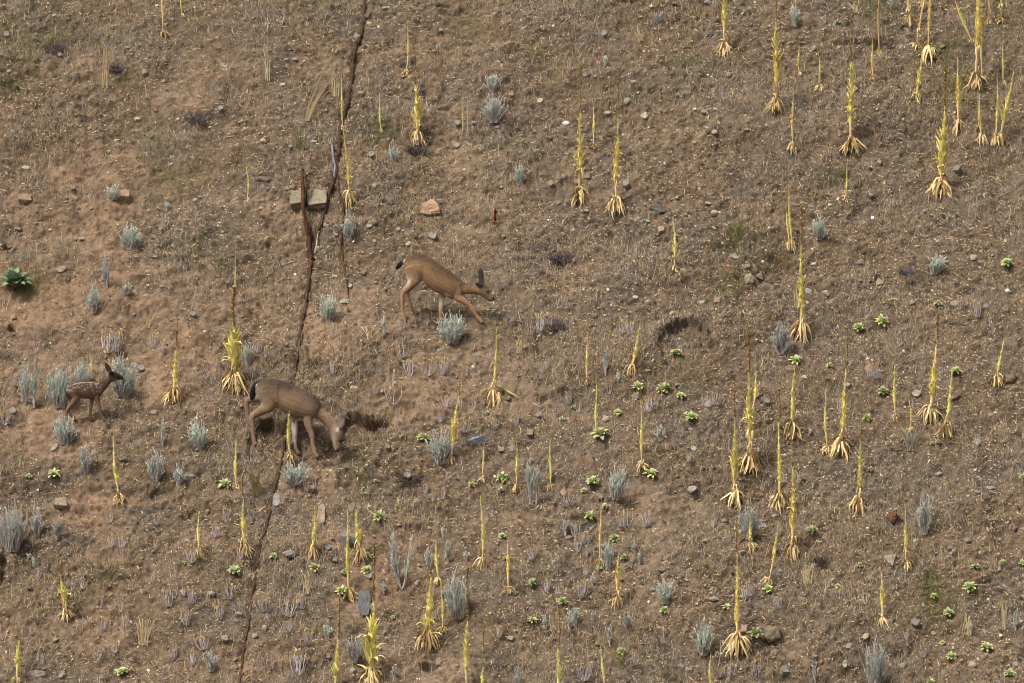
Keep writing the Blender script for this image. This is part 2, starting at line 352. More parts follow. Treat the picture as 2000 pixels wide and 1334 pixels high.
# ------------------------------------------------------------------ mullein stalks
def mullein(xb, yb, xt, yt, ytip=0, w=4, lw=0, lr=(0, 0), r=12, hue=0.5, tan=0.0, extra=()):
    """base and top in photo pixels, ytip top of the dried spike, w stalk width, lw half width of stem leaves over rows lr, r skirt radius"""
    rm = r / PXM * 1.0; bow = RS.uniform(-2.6, 2.6)
    if r >= 14 and not extra and RS.rand() < .5: extra = ((yb - 1.9 * r - 6, 5 + r * .25),); w = w * 1.15; lw = lw * (1.3 if lw < 12 else 1.05)
    B = at1(xb, yb - 0.45 * r)
    root = empty('mullein_stalk', B)
    Yb = B[1]
    def axis_pts(y0, y1, x0, x1, k, wob):
        t = np.linspace(0, 1, k); xs = x0 + (x1 - x0) * t + (wob * np.sin(t * 5 + xb) + bow) * np.sin(math.pi * t); ys = y0 + (y1 - y0) * t
        return unproj(xs, ys, np.full(k, Yb))
    yellow = lin(255, 234, 150) * (1 - hue) + lin(242, 234, 146) * hue
    tanc = lin(232, 202, 150); brn = lin(176, 148, 98)
    yellow = yellow * (1 - tan) + tanc * tan
    xy0, yy0 = xb, yb - 0.45 * r + 2
    k = 44
    p = axis_pts(yy0, yt, xb, xt, k, 1.2)
    t = np.linspace(0, 1, k)
    wm = w / PXM
    rad = wm * 0.5 * (0.62 + 0.6 * np.exp(-((t - .42) / .26) ** 2)) * (1 - 0.75 * sstep(.45, 1, t))
    col = tanc * (1 - sstep(.12, .4, t))[:, None] + yellow * sstep(.12, .4, t)[:, None]
    a = Acc()
    a.tubes(p[None], rad[None] * .8, col[None] * 0.92, 7, 0.25)
    L = np.linalg.norm(p[-1] - p[0])
    # flower-spike bracts: short upright scales that roughen the outline
    nb = int(min(260, L / 0.009))
    tb = RS.uniform(.3, .99, nb); pb = np.stack([np.interp(tb, t, p[:, c]) for c in range(3)], 1); rb = np.interp(tb, t, rad)
    az = RS.uniform(0, 2 * math.pi, nb); o_ = np.stack([np.cos(az), np.sin(az), np.zeros(nb)], 1)
    ln = (wm * .35 + np.interp(tb, t, rad) * 1.3) * RS.uniform(.4, 1.25, nb)
    pth = np.stack([pb + o_ * (rb * .6)[:, None], pb + o_ * (rb * .6 + ln * .42)[:, None] + np.array([0, 0, 1]) * ln[:, None] * .6,
                    pb + o_ * (rb * .6 + ln * .55)[:, None] + np.array([0, 0, 1]) * ln[:, None] * 1.25], 1)
    sd = np.stack([-np.sin(az), np.cos(az), np.zeros(nb)], 1)
    cb = (yellow * np.ones((nb, 1))) * RS.uniform(.75, 1.15, (nb, 1))
    a.ribbons(pth, sd, np.stack([ln * .22, ln * .26, ln * .03], 1), cb)
    a.make('flower_stalk', M['yellow'], root, origin=B)
    # stem leaves, upright and clasping
    if lw:
        b = Acc(); la, lb = lr[1], lr[0]                # la lower row, lb upper row
        n = int(11 + (la - lb) / 3.2)
        f = np.sort(RS.rand(n)); ys = la + (lb - la) * f
        tt = (yy0 - ys) / (yy0 - yt); pb = np.stack([np.interp(tt, t, p[:, c]) for c in range(3)], 1)
        az = np.arange(n) * 2.4 + RS.uniform(-.4, .4, n)
        o_ = np.stack([np.cos(az), np.sin(az) * .8, np.zeros(n)], 1)
        wl = lw / PXM * np.interp(f, [0, .18, .55, 1], [.7, 1.05, .82, .42]) * RS.uniform(.7, 1.2, n); ll = np.maximum(wl, .035) * RS.uniform(2.0, 3.2, n)
        tl = np.linspace(0, 1, 6)
        flare = RS.uniform(.6, 1.6, n) + (RS.rand(n) < .08) * .6
        pth = pb[:, None] + o_[:, None] * (wl * flare * 1.3)[:, None, None] * (tl ** 1.5)[None, :, None] + np.array([0, 0, 1.0]) * ll[:, None, None] * (tl - .22 * tl ** 3 * (flare > 1.3)[:, None] * 3)[..., None]
        hw = (wl * .30)[:, None] * np.array([.5, .85, 1.0, .9, .6, .08])[None]
        sd = np.stack([-np.sin(az), np.cos(az), np.zeros(n)], 1)
        lc = (yellow * (f[:, None] * .7 + .3) + (lin(255, 236, 156)) * (.7 - f[:, None] * .7)) * RS.uniform(.62, 1.1, (n, 1))
        lc = lc[:, None] * np.linspace(.8, 1.1, 6)[None, :, None]
        b.ribbons(pth, sd, hw, lc, .6, np.repeat(o_[:, None], 6, 1))
        b.make('stem_leaves', M['yellow'], root, origin=B)
    # dried brown spike above the yellow
    if ytip:
        c = Acc(); xx = xt + (xt - xb) * (yt - ytip) / max(1, (yb - yt)) * .6
        q = axis_pts(yt + 3, ytip, xt, xx, 16, .5)
        c.tubes(q[None], np.linspace(wm * .13, wm * .06, 16)[None], np.tile(brn * .9, (1, 16, 1)), 5, .3)
        nb = int(130 * (yt - ytip) / 70); tb = RS.rand(nb); pb = np.stack([np.interp(tb, np.linspace(0, 1, 16), q[:, i]) for i in range(3)], 1)
        az = RS.uniform(0, 6.28, nb); o_ = np.stack([np.cos(az), np.sin(az), np.full(nb, .8)], 1); ln = RS.uniform(.45, .95, nb)[:, None] * max(wm * .75, .024)
        pth = np.stack([pb, pb + o_ * ln * .5, pb + o_ * ln], 1)
        cb = np.where(RS.rand(nb, 1) < .25, lin(170, 146, 64), brn * RS.uniform(.7, 1.2, (nb, 1)))
        c.ribbons(pth, np.stack([-np.sin(az), np.cos(az), np.zeros(nb)], 1), ln * np.array([[.25, .28, .05]]), cb)
        c.make('dried_spike', M['brown'], root, origin=B)
    # skirt of dead drooping leaves
    s = Acc(); n = int(22 + r * 3.0)
    az = np.where(RS.rand(n) < .8, -math.pi / 2 + RS.choice([-1, 1], n) * RS.rand(n) ** .65 * math.pi * .55, RS.uniform(0, math.pi, n))
    h0 = rm * RS.uniform(.1, 1.15, n) * (.6 if r < 14 else 1)
    ro = rm * np.clip(np.where(RS.rand(n) < .3, RS.normal(.42, .12, n), RS.normal(.85, .24, n)), .2, 1.3)
    o_ = np.stack([np.cos(az), np.sin(az), np.zeros(n)], 1)
    tl = np.linspace(0, 1, 7)
    ze = o_[:, 1] * ro * math.tan(SLOPE) * np.where(o_[:, 1] < 0, .62, .95)       # where the slope is under the tip
    rise = rm * RS.uniform(.0, .42, n)
    curl = RS.uniform(-1.3, 1.3, n)
    bx = np.interp(h0, np.linspace(0, max(L, .1), k), p[:, 0]) - B[0]
    pth = np.zeros((n, 7, 3)); pth[..., 0] = B[0] + bx[:, None] * (1 - tl) + o_[:, :1] * ro[:, None] * tl ** .85
    pth[..., 1] = B[1] + o_[:, 1:2] * ro[:, None] * tl ** .85
    pth[..., 2] = B[2] + h0[:, None] * (1 - tl ** 1.4) + ze[:, None] * tl ** 1.3 + rise[:, None] * np.sin(math.pi * tl ** .8) + .012
    hook = RS.uniform(-.25, .6, n)[:, None] * sstep(.55, 1, tl)[None]; pth -= o_[:, None] * (hook * ro[:, None] * .55)[..., None]; pth[..., 2] += hook * ro[:, None] * RS.uniform(-.5, .8, (n, 1))
    perp = np.stack([-np.sin(az), np.cos(az), np.zeros(n)], 1)
    pth += perp[:, None] * (ro * .3)[:, None, None] * (curl[:, None] * tl ** 2 + .5 * np.sin(tl * RS.uniform(3, 8, (n, 1)) + RS.uniform(0, 6, (n, 1))) * tl)[..., None]; pth[..., 2] += rm * .16 * np.sin(tl * RS.uniform(3, 9, (n, 1)) + RS.uniform(0, 6, (n, 1))) * tl
    tw = RS.uniform(-.9, .9, n)
    sd = norm(perp * np.cos(tw)[:, None] + np.array([0, 0, 1.0]) * np.sin(tw)[:, None])
    hw = np.clip(rm * .08, .009, .018) * RS.uniform(.6, 1.35, n)[:, None] * np.array([.5, .8, 1, 1, .9, .65, .15])[None]
    pal = np.stack([lin(236, 211, 160), lin(218, 190, 138), lin(184, 154, 108), lin(126, 98, 66), lin(242, 220, 170)])
    lc = pal[RS.choice(5, n, p=[.24, .26, .2, .2, .10])] * RS.uniform(.85, 1.1, (n, 1))
    s.ribbons(pth, sd, hw, lc, .8)
    for (ey, er) in extra:                               # loose dead leaves hanging higher on the stalk
        n = 11; tt = (yy0 - ey + RS.uniform(-6, 6, n)) / (yy0 - yt); pb = np.stack([np.interp(tt, t, p[:, c]) for c in range(3)], 1)
        az = RS.uniform(0, 6.28, n); o_ = np.stack([np.cos(az), np.sin(az), np.zeros(n)], 1); rr = er / PXM * RS.uniform(.5, 1.1, n)
        pth = pb[:, None] + o_[:, None] * rr[:, None, None] * (tl ** .8)[None, :, None] + np.array([0, 0, 1.0]) * (rr[:, None] * (.5 * np.sin(math.pi * tl) - RS.uniform(.2, 1.1, n)[:, None] * tl ** 2))[..., None]
        s.ribbons(pth, np.stack([-np.sin(az), np.cos(az), RS.uniform(-.6, .6, n)], 1), .014 * np.array([.5, .8, 1, 1, .9, .65, .15])[None] * RS.uniform(.6, 1.2, (n, 1)), pal[RS.choice(3, n)], .8)
    s.make('dead_leaf_skirt', M['dead'], root, origin=B)
    hpx = yb - min(yt, ytip or yt)
    size = 'tall' if hpx > 190 else 'short' if hpx < 105 else 'mid-height'
    body = 'thick leafy' if lw >= 8 else 'leafy' if lw else 'thin' if w <= 3 else 'slender'
    hu = 'tan' if tan > .5 else 'yellow-green' if hue > .6 else 'yellow'
    note(root, f"{size} {body} {hu}" + (' brown-tipped' if ytip and yt - ytip > 25 and body != 'thick leafy' else ''), 'mullein stalk', 'mullein', xb, yb, 'mullein stalks standing on the slope')
    return root

MUL = [  # xb yb xt yt  ytip w lw lr r hue tan extra
 (320,78,314,-60,0,3,0,0,12,.3),(355,36,352,-50,0,2.5,0,0,6,.4),(792,153,797,38,5,3.5,0,0,11,.2),(816,285,811,165,90,5,8,(170,262),19,.55),
 (744,262,741,180,0,3,0,0,7,.8),(671,262,667,145,0,3.5,0,0,11,.3),(684,403,671,255,0,4.5,7,(312,375),19,.15),(483,398,480,318,0,2.5,0,0,8,.3),
 (1416,116,1418,-60,0,6,5,(-20,70),22,.4),(1515,224,1515,38,-5,6,10,(55,165),19,.5,0,((170,11),(190,14),(205,15))),(1562,150,1561,80,66,3,0,0,7,.4),(1600,181,1597,95,0,3,0,0,12,.3),
 (1549,302,1549,160,140,3.5,4,(215,245),15,.35),(1663,306,1663,118,30,6,10,(128,245),23,.5),(1706,160,1703,70,62,3.5,0,0,10,.35),(1717,112,1717,-30,0,3,0,0,11,.1,.6),
 (1776,51,1779,-70,0,4,0,0,14,.1,.5),(1805,24,1808,-90,0,4,0,0,14,.1,.5),(1789,98,1801,-20,0,3.5,0,0,13,.1,.6,((60,8),)),(1813,122,1818,-60,0,4.5,0,0,23,.15,.4,((65,8),)),
 (1789,207,1802,95,60,5,5,(130,175),15,.5),(1872,263,1871,110,62,5,7,(160,220),17,.4,0,((235,7),)),(1904,178,1912,-90,0,7,7,(0,95),23,.35,.1,((90,10),(70,9))),(1918,158,1913,-60,0,6,6,(-20,60),10,.3,.1,((75,10),)),
 (1899,84,1862,-10,0,5,0,0,6,.3,.1),(1931,52,1930,-60,0,3,0,0,11,.1,.7,((25,7),)),(1955,49,1957,-60,0,3,0,0,11,.1,.8,((15,8),)),(1960,170,1960,75,62,3.5,0,0,9,.5),
 (1917,286,1914,178,0,3,0,0,14,.3,.3),(1911,258,1910,172,0,2.5,0,0,9,.3,.3),(1946,288,1948,150,135,4.5,0,0,16,.3,.1),(1952,287,1981,135,120,5.5,7,(180,250),18,.6),
 (1838,390,1846,205,118,8,12,(240,352),27,.55),(1652,397,1656,308,0,2.8,0,0,11,.5),(1131,402,1133,215,125,6,9,(232,345),22,.45,0,((335,13),)),(1203,422,1207,228,140,6,9,(265,375),23,.4,0,((350,12),)),
 (1159,293,1157,195,0,3.2,0,0,10,.4),(1541,488,1534,400,380,3,0,0,11,.3,.2),(1547,493,1541,358,0,4,0,0,14,.35),(1565,670,1565,475,398,6.5,7,(490,600),25,.5,0,((595,10),(620,11))),
 (1318,532,1314,425,412,5,6,(470,512),11,.3),(1148,754,1147,645,622,4,0,0,12,.35),(1231,737,1250,632,608,5,0,0,14,.55),(1166,858,1165,748,735,4,0,0,9,.55),
 (1254,921,1251,778,760,4.2,0,0,13,.4),(1008,963,1008,860,850,4,0,0,12,.4),(1075,962,1075,855,840,4,0,0,12,.4),(1437,992,1436,815,733,7.5,9,(865,955),22,.65,0,((945,12),)),
 (1465,928,1463,728,638,8.5,9,(760,850),25,.45,0,((848,16),(868,9))),(1470,800,1477,728,700,5,0,0,4,.5),(1468,1082,1464,1000,935,3.5,0,0,14,.4),(1547,862,1553,712,0,5,5,(735,790),22,.45,0,((810,8),)),
 (1521,999,1521,822,760,5.5,6,(900,960),22,.5),(1549,1097,1548,910,858,6,6,(940,1025),20,.5),(1617,892,1613,760,0,4.2,0,0,14,.4),(1641,896,1652,718,640,6.5,7,(760,835),25,.5,0,((845,10),)),
 (1677,1007,1681,858,800,5.5,6,(880,930),22,.55,0,((930,6),(955,7))),(1749,824,1747,710,690,4,0,0,10,.5),(1778,846,1775,770,0,3,0,0,9,.6),(1816,832,1831,665,612,8,9,(715,785),24,.5),
 (1847,858,1862,712,668,5,0,0,20,.3,0,((815,7),)),(1946,757,1962,660,622,4.5,0,0,16,.5),(965,795,969,640,0,3.5,0,0,20,.15),(880,908,897,770,735,6.5,8,(820,865),11,.4),
 (942,945,947,862,0,3,0,0,9,.3),(458,768,458,640,560,10,15,(645,735),28,.6),(458,600,461,490,472,2.8,0,0,0.5,.6),(341,793,346,675,620,7,6,(690,760),22,.4),(180,745,177,690,680,4,0,0,4,.3),
 (234,988,221,848,835,5,0,0,15,.3),(461,959,461,862,0,4.5,0,0,11,.35),(568,905,565,803,0,5,5,(815,860),14,.6,0),(391,1093,389,1000,990,4,0,0,15,.2),
 (478,1088,476,972,922,5.5,0,0,15,.35),(131,1212,118,1125,1080,5,7,(1150,1185),14,.4),(32,1335,38,1248,1235,6,6,(1260,1310),10,.6),(612,1093,615,992,985,6,0,0,16,.5),
 (704,1099,696,992,985,6,6,(1040,1065),16,.5),(681,1178,679,992,985,5,6,(1090,1130),17,.4),(654,1356,661,1245,1150,7,8,(1290,1330),12,.75),(725,1345,730,1172,1063,8,17,(1215,1325),24,.75),
 (835,1272,843,1125,1115,8,9,(1190,1262),26,.6),(866,1243,861,1138,0,4,0,0,13,.4),(857,1142,850,1050,1040,5,0,0,10,.4),(912,1356,914,1210,1108,7,6,(1230,1290),12,.55),
 (943,1356,945,1300,1210,5,0,0,8,.7),(942,1113,938,968,0,4.2,0,0,14,.35),(993,1165,993,1045,1032,4.2,0,0,13,.4),(1087,1365,1090,1265,1180,6.5,0,0,10,.7),
 (1182,1356,1173,1255,1238,4,0,0,8,.5),(1390,1356,1389,1275,1255,4,0,0,7,.6),(1173,1107,1175,970,0,4,0,0,12,.45),(1207,1187,1209,1080,0,5,5,(1110,1140),16,.55),
 (1443,1284,1440,1078,1008,6,7,(1130,1195),25,.45,0,((1240,10),)),(1501,1146,1521,1018,0,4.5,0,0,12,.4),(1771,1115,1769,992,985,4,0,0,14,.4),(1724,1223,1721,1115,1090,5,5,(1150,1185),13,.35)]
for mrow in MUL: mullein(*mrow) if not isinstance(mrow[7], int) else mullein(*mrow[:7], (0, 0), *mrow[8:])

# ------------------------------------------------------------------ green rosettes
def rosette_mesh(seed, big=False):
    rs = np.random.RandomState(seed); a = Acc()
    n = 26 if not big else 34
    f = np.sort(rs.rand(n)) ; az = np.arange(n) * 2.399 + rs.uniform(-.3, .3, n)
    el = np.radians(10 + (72 if not big else 54) * f ** .8)                          # tilt from the axis
    ln = (.95 - .15 * f) * rs.uniform(.75, 1.1, n); t = np.linspace(0, 1, 7)
    o_ = np.stack([np.cos(az), np.sin(az), np.zeros(n)], 1)
    outw = ln[:, None] * np.sin(el)[:, None] * t + .12 * (t ** 2)[None] * ln[:, None]
    hgt = ln[:, None] * np.cos(el)[:, None] * t + .12 * np.sin(math.pi * t)[None] - .10 * (t ** 3)[None] * f[:, None]
    pth = o_[:, None] * outw[..., None] + np.array([0, 0, 1.0]) * hgt[..., None]
    wmax = (.18 if not big else .17) * rs.uniform(.8, 1.25, n)
    hw = wmax[:, None] * np.array([.34, .6, .85, 1.0, 1.0, .82, .2])[None]
    sd = np.stack([-np.sin(az), np.cos(az), np.zeros(n)], 1)
    g1, g2, ye = lin(190, 198, 146), lin(168, 180, 122), lin(212, 204, 120)
    if big: g1, g2, ye = lin(136, 148, 116), lin(108, 122, 94), lin(146, 150, 104)
    yel = (f > .62) * (rs.rand(n) < .35)
    c = np.where(yel[:, None], ye, g1 * (1 - f[:, None]) + g2 * f[:, None]) * rs.uniform(.85, 1.12, (n, 1))
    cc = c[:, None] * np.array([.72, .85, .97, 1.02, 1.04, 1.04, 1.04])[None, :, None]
    upv = norm(np.array([0, 0, 1.0]) * np.sin(el)[:, None] - o_ * np.cos(el)[:, None])
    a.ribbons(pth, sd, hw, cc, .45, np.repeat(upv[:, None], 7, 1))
    o = a.make('mullein_rosette', M['rosette']); me = o.data; bpy.data.objects.remove(o); return me
ROSM = [rosette_mesh(50 + i) for i in range(6)]; ROSB = rosette_mesh(77, True)
ROS = [(1966,510,13),(1722,626,15),(1676,638,12),(1320,686,15),(1296,757,14),(1246,752,12),(1330,770,10),(1351,812,14),(1207,803,11),(1098,818,7),(1119,795,5),(1172,843,19),(1271,921,14),(1156,937,16),(1140,957,8),
 (1181,988,7),(1152,1006,12),(980,930,14),(922,945,9),(978,956,6),(825,852,12),(710,963,7),(733,938,5),(740,1006,16),(105,922,15),(57,929,8),(440,943,13),(458,1113,15),(614,1106,12),(717,1083,10),(716,1112,11),(672,1117,8),(667,1152,14),
 (237,1308,16),(1040,1136,10),(1098,1172,11),(1040,1210,9),(767,1205,6),(1200,1050,11),(1171,1109,8),(1218,1088,8),(1297,1190,11),(1418,1183,10),(1476,1236,16),(1500,1149,11),(1585,1033,12),(1637,1144,8),(1679,1102,8),(1823,1163,8),
 (1852,1193,13),(1893,1145,14),(1905,1105,11),(1958,1098,7),(1997,1098,8),(1927,1261,14),(1858,1280,14),(1841,1255,6),(1973,1315,11),(1816,1333,11),(1213,1270,12),(1553,700,15),(1620,712,9),(1724,763,11),(1866,723,11),(1693,815,11),
 (1700,915,7),(1998,928,9),(1635,42,7),(1832,862,6),(870,1158,9),(980,1045,9),(985,1090,5),(952,805,5),(1832,592,9),(535,1085,8),(645,1232,8),(360,1098,5),(1540,865,5),(1820,865,5)]
AX = norm(Nn * .55 + np.array([0, 0, 1.0])); qrot = Vector(AX).to_track_quat('Z', 'Y')
for i, (x, y, r) in enumerate(ROS + [(28, 545, 36)]):
    big = r > 30
    o = bpy.data.objects.new('mullein_rosette', ROSB if big else ROSM[i % 6]); C.objects.link(o)
    o.location = at1(x, y + r * .62) + Nn * .01; o.rotation_mode = 'QUATERNION'
    o.rotation_quaternion = qrot @ Matrix.Rotation(i * 1.7, 3, 'Z').to_quaternion(); s_ = r / PXM * 1.2 * random.uniform(.9, 1.1); o.scale = (s_, s_, s_ * random.uniform(.95, 1.2))
    note(o, ('large dark green' if big else ('small ' if r < 9 else 'broad ' if r >= 14 else '') + 'pale green'), 'leaf rosette', 'rosette', x, y, 'green leaf rosettes')

# ------------------------------------------------------------------ sagebrush
def sage(x, y, h, wd, dens=1.0, gray=0.0, lean=0.0, fork=False):
    B = at1(x, y); hm = h / PXM; wm = wd / PXM * .5; root = empty('sagebrush', B)
    n = max(3, int(dens * (6 + wd * .8 * (h / 45) ** .5)))
    rho = np.sqrt(RS.rand(n)) if not fork else RS.uniform(.7, 1, n); az = RS.uniform(0, 2 * math.pi, n)
    if fork: az = np.where(RS.rand(n) < .5, RS.uniform(-.4, .4, n), math.pi + RS.uniform(-.4, .4, n))
    tip = np.stack([wm * rho * np.cos(az) + lean * hm, wm * .8 * rho * np.sin(az), hm * (1.06 - .45 * rho ** 2 * (not fork)) * RS.uniform(.55, 1.12, n)], 1)
    k = 9; t = np.linspace(0, 1, k)
    sp = np.minimum(.3, .18 + .1 * dens) * wm * (not fork); p = B + np.stack([RS.uniform(-sp, sp, n), RS.uniform(-sp, sp, n) * .5, np.zeros(n)], 1)[:, None] * (1 - t)[None, :, None] + np.stack([tip[:, 0:1] * t ** .8, tip[:, 1:2] * t ** .8, tip[:, 2:3] * t ** 1.15], 2)
    p += RS.normal(0, .018, p.shape) * t[None, :, None] * min(1, hm * 2)
    # side branchlets
    nb = int(n * 1.3); src = RS.randint(0, n, nb); tb = RS.uniform(.3, .75, nb)
    ib = (tb * (k - 1)).astype(int); pb = p[src, ib]
    az2 = RS.uniform(0, 6.28, nb); lb = hm * RS.uniform(.14, .32, nb)
    qd = np.stack([np.cos(az2) * .27, np.sin(az2) * .27, np.ones(nb)], 1)
    q = pb[:, None] + qd[:, None] * lb[:, None, None] * np.linspace(0, 1, k)[None, :, None]
    allp = np.concatenate([p, q])
    a = Acc(); wood = lin(186, 174, 166)
    rad = np.concatenate([np.linspace(.008, .003, k)[None].repeat(n, 0), np.full((nb, k), .0028)]) * (.7 + .3 * min(1, h / 40))
    a.tubes(allp, rad, np.tile(wood, (n + nb, 1)) * RS.uniform(.7, 1.1, (n + nb, 1)), 4)
    a.make('branches', M['twig'], root, origin=B)
    lp = int(np.clip(hm / .010, 9, 46))
    na = len(allp); tl = RS.uniform(.3 if not gray else .4, 1.0, (na, lp)) ** .85; tl[n:] = RS.uniform(.1, 1, (nb, lp))
    fi = tl * (k - 1); i0 = np.minimum(fi.astype(int), k - 2); fr = (fi - i0)[..., None]
    ar = np.arange(na)[:, None]; pl = allp[ar, i0] * (1 - fr) + allp[ar, i0 + 1] * fr
    dr = norm(allp[ar, i0 + 1] - allp[ar, i0])
    pl = pl.reshape(-1, 3); dr = dr.reshape(-1, 3); m_ = len(pl)
    o_ = norm(RS.normal(0, 1, (m_, 3))); o_ = norm(o_ - (o_ * dr).sum(1, keepdims=True) * dr)
    d2 = norm(dr * 1.0 + o_ * .36); ll = RS.uniform(.014, .028, m_)[:, None]
    pth = np.stack([pl, pl + d2 * ll * .55, pl + d2 * ll + o_ * ll * .1], 1)
    sd = norm(np.cross(d2, RS.normal(0, 1, (m_, 3))))
    sil, sil2 = lin(236, 244, 230), lin(210, 224, 210)
    if gray: sil, sil2 = sil * (1 - gray) + lin(216, 214, 208) * gray, sil2 * (1 - gray) + lin(184, 182, 176) * gray
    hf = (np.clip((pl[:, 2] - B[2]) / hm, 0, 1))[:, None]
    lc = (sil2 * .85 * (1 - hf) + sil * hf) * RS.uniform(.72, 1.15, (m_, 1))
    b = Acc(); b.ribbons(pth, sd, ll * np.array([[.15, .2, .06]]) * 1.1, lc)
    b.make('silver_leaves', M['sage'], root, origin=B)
    look = ('dense ' if dens > 1.15 else 'sparse ' if dens < .75 else '') + ('gray' if gray > .4 else 'silver-green')
    look = ('large ' if h * wd > 2400 else 'small ' if h * wd < 600 else '') + look
    note(root, look + (' forked' if fork else ''), 'sagebrush', 'sagebrush', x, y, 'silver sagebrush plants')
SAGE = [(884,672,58,66,1.5),(118,797,82,58,1.4),(160,762,60,40,.8),(238,776,78,62,1.6),(126,868,58,48,1.2,.1),(387,879,60,46,1.1),(306,942,62,40,1.1,.25),(169,925,54,34,.7,.5),(351,946,36,28,1.0),(578,948,44,60,1.4),
 (24,1078,86,66,1.4,.5),(72,1050,56,26,.6,.5),(112,1054,50,20,.7,.5),(50,792,86,26,.7),(67,797,92,12,.7),(256,488,50,46,1.2,.2),(222,391,32,30,1.2),(328,411,16,16,1.2),(208,565,74,22,.5,.7),(184,612,58,36,.8,.4),(246,577,26,28,.8),
 (681,470,62,30,.8,.1),(643,628,62,42,.9),(770,318,42,30,.4),(962,180,40,44,.8),(964,240,62,50,.7),(1015,362,44,28,.7,.2),(1553,53,50,24,1.1),(1740,15,24,9,1.0),(1600,469,50,38,.8),(1824,536,40,42,1.0,0,.2),(1526,693,64,44,1.1,.7),
 (485,712,50,30,.6,.3),(860,906,68,54,.8),(1202,977,68,42,1.0,0,.1),(1188,1113,64,26,.7),(1301,1180,52,38,.9),(1374,1281,70,40,.8),(785,1152,98,46,.5,.1,0,True),(895,1209,88,62,.8,.3),(1103,1046,40,17,.6,.3),
 (1463,1053,66,48,1.1,.4),(1806,1044,82,32,.9,.4),(1708,1346,94,48,1.1,.3),(1289,862,32,19,.8),(1183,129,22,12,.9),(1281,46,26,26,.6,.6,.2),(970,26,15,9,1),(692,1296,66,42,.45,.9),(412,1312,44,32,.5,.6),(1035,985,100,12,.7,.3),(1048,985,96,10,.7,.3),
 (750,655,42,9,.6),(640,1247,34,16,.6),(1124,1226,46,16,.7,.3),(1112,1230,30,8,.7,.3),(1064,1229,30,8,.8,.3),(1223,1228,40,18,.6,.4),(1191,1262,46,9,.6,.5),(1146,1089,26,7,.8,.2),(1157,1144,26,7,.8,.2),(1249,1102,26,7,.8,.2),(1297,1248,24,6,.7,.4),
 (1591,1334,38,18,.5,.6),(1895,1236,30,8,.6,.4),(1984,1232,40,9,.6,.4),(1010,1352,56,20,.5,.8),(770,1330,28,14,.6,.4),(1160,1213,24,8,.6,.3),(885,1058,0,0,0),(748,1021,22,8,.8,.3),(866,1052,26,8,.8),(838,1112,40,20,.5,.2),
 (875,1100,58,8,.7),(910,1097,20,10,.7),(720,1325,20,8,.6,.4),(530,975,0,0,0),(318,873,56,7,.6),(65,1108,20,9,.8),(55,1095,18,8,.7),(750,1160,26,7,.8),(960,1165,24,7,.6,.3),(1070,925,30,9,.5,.5),(1183,735,64,9,.5,.3),(1207,748,24,6,.8),(930,712,18,8,.5,.6)]
for s_ in SAGE:
    if s_[2]: sage(*s_)

# ------------------------------------------------------------------ dry gray wildflower clumps (made once per shape, then copied)
def clump_meshes(seed, spread=1.0, n=10):
    rs = np.random.RandomState(seed); a = Acc(); b = Acc()
    az = rs.uniform(0, 6.28, n); rho = rs.uniform(.15, 1, n) * .36 * spread
    hz = rs.uniform(.55, 1.0, n); k = 8; t = np.linspace(0, 1, k)
    p = np.stack([rho[:, None] * np.cos(az)[:, None] * np.sin(t * 1.5)[None] ** .8, rho[:, None] * np.sin(az)[:, None] * np.sin(t * 1.5)[None] ** .8, hz[:, None] * t[None] ** 1.5], 2)
    p += rs.normal(0, .02, p.shape) * t[None, :, None]
    col = lin(206, 194, 192) * rs.uniform(.65, 1.15, (n, 1))
    a.tubes(p, np.linspace(.019, .011, k)[None].repeat(n, 0), col, 4)
    h = 7; pb = np.repeat(p[:, -1], h, 0); m_ = len(pb); d = rs.normal(0, .5, (m_, 3)) + np.array([0, 0, .8]); ln = rs.uniform(.04, .11, (m_, 1))
    b.ribbons(np.stack([pb, pb + d * ln], 1), norm(rs.normal(0, 1, (m_, 3))), ln * np.array([[.25, .4]]), np.array(lin(206, 176, 132)) * rs.uniform(.6, 1.15, (m_, 1)))
    oa = a.make('dry_stems', M['twig']); ob = b.make('seed_heads', M['dead']); r = (oa.data, ob.data)
    bpy.data.objects.remove(oa); bpy.data.objects.remove(ob); return r
CLM = [clump_meshes(90 + i, 1.0 + .25 * (i % 3), 10 + 3 * (i % 4)) for i in range(8)] + [clump_meshes(120, .25, 2), clump_meshes(121, .5, 3)]
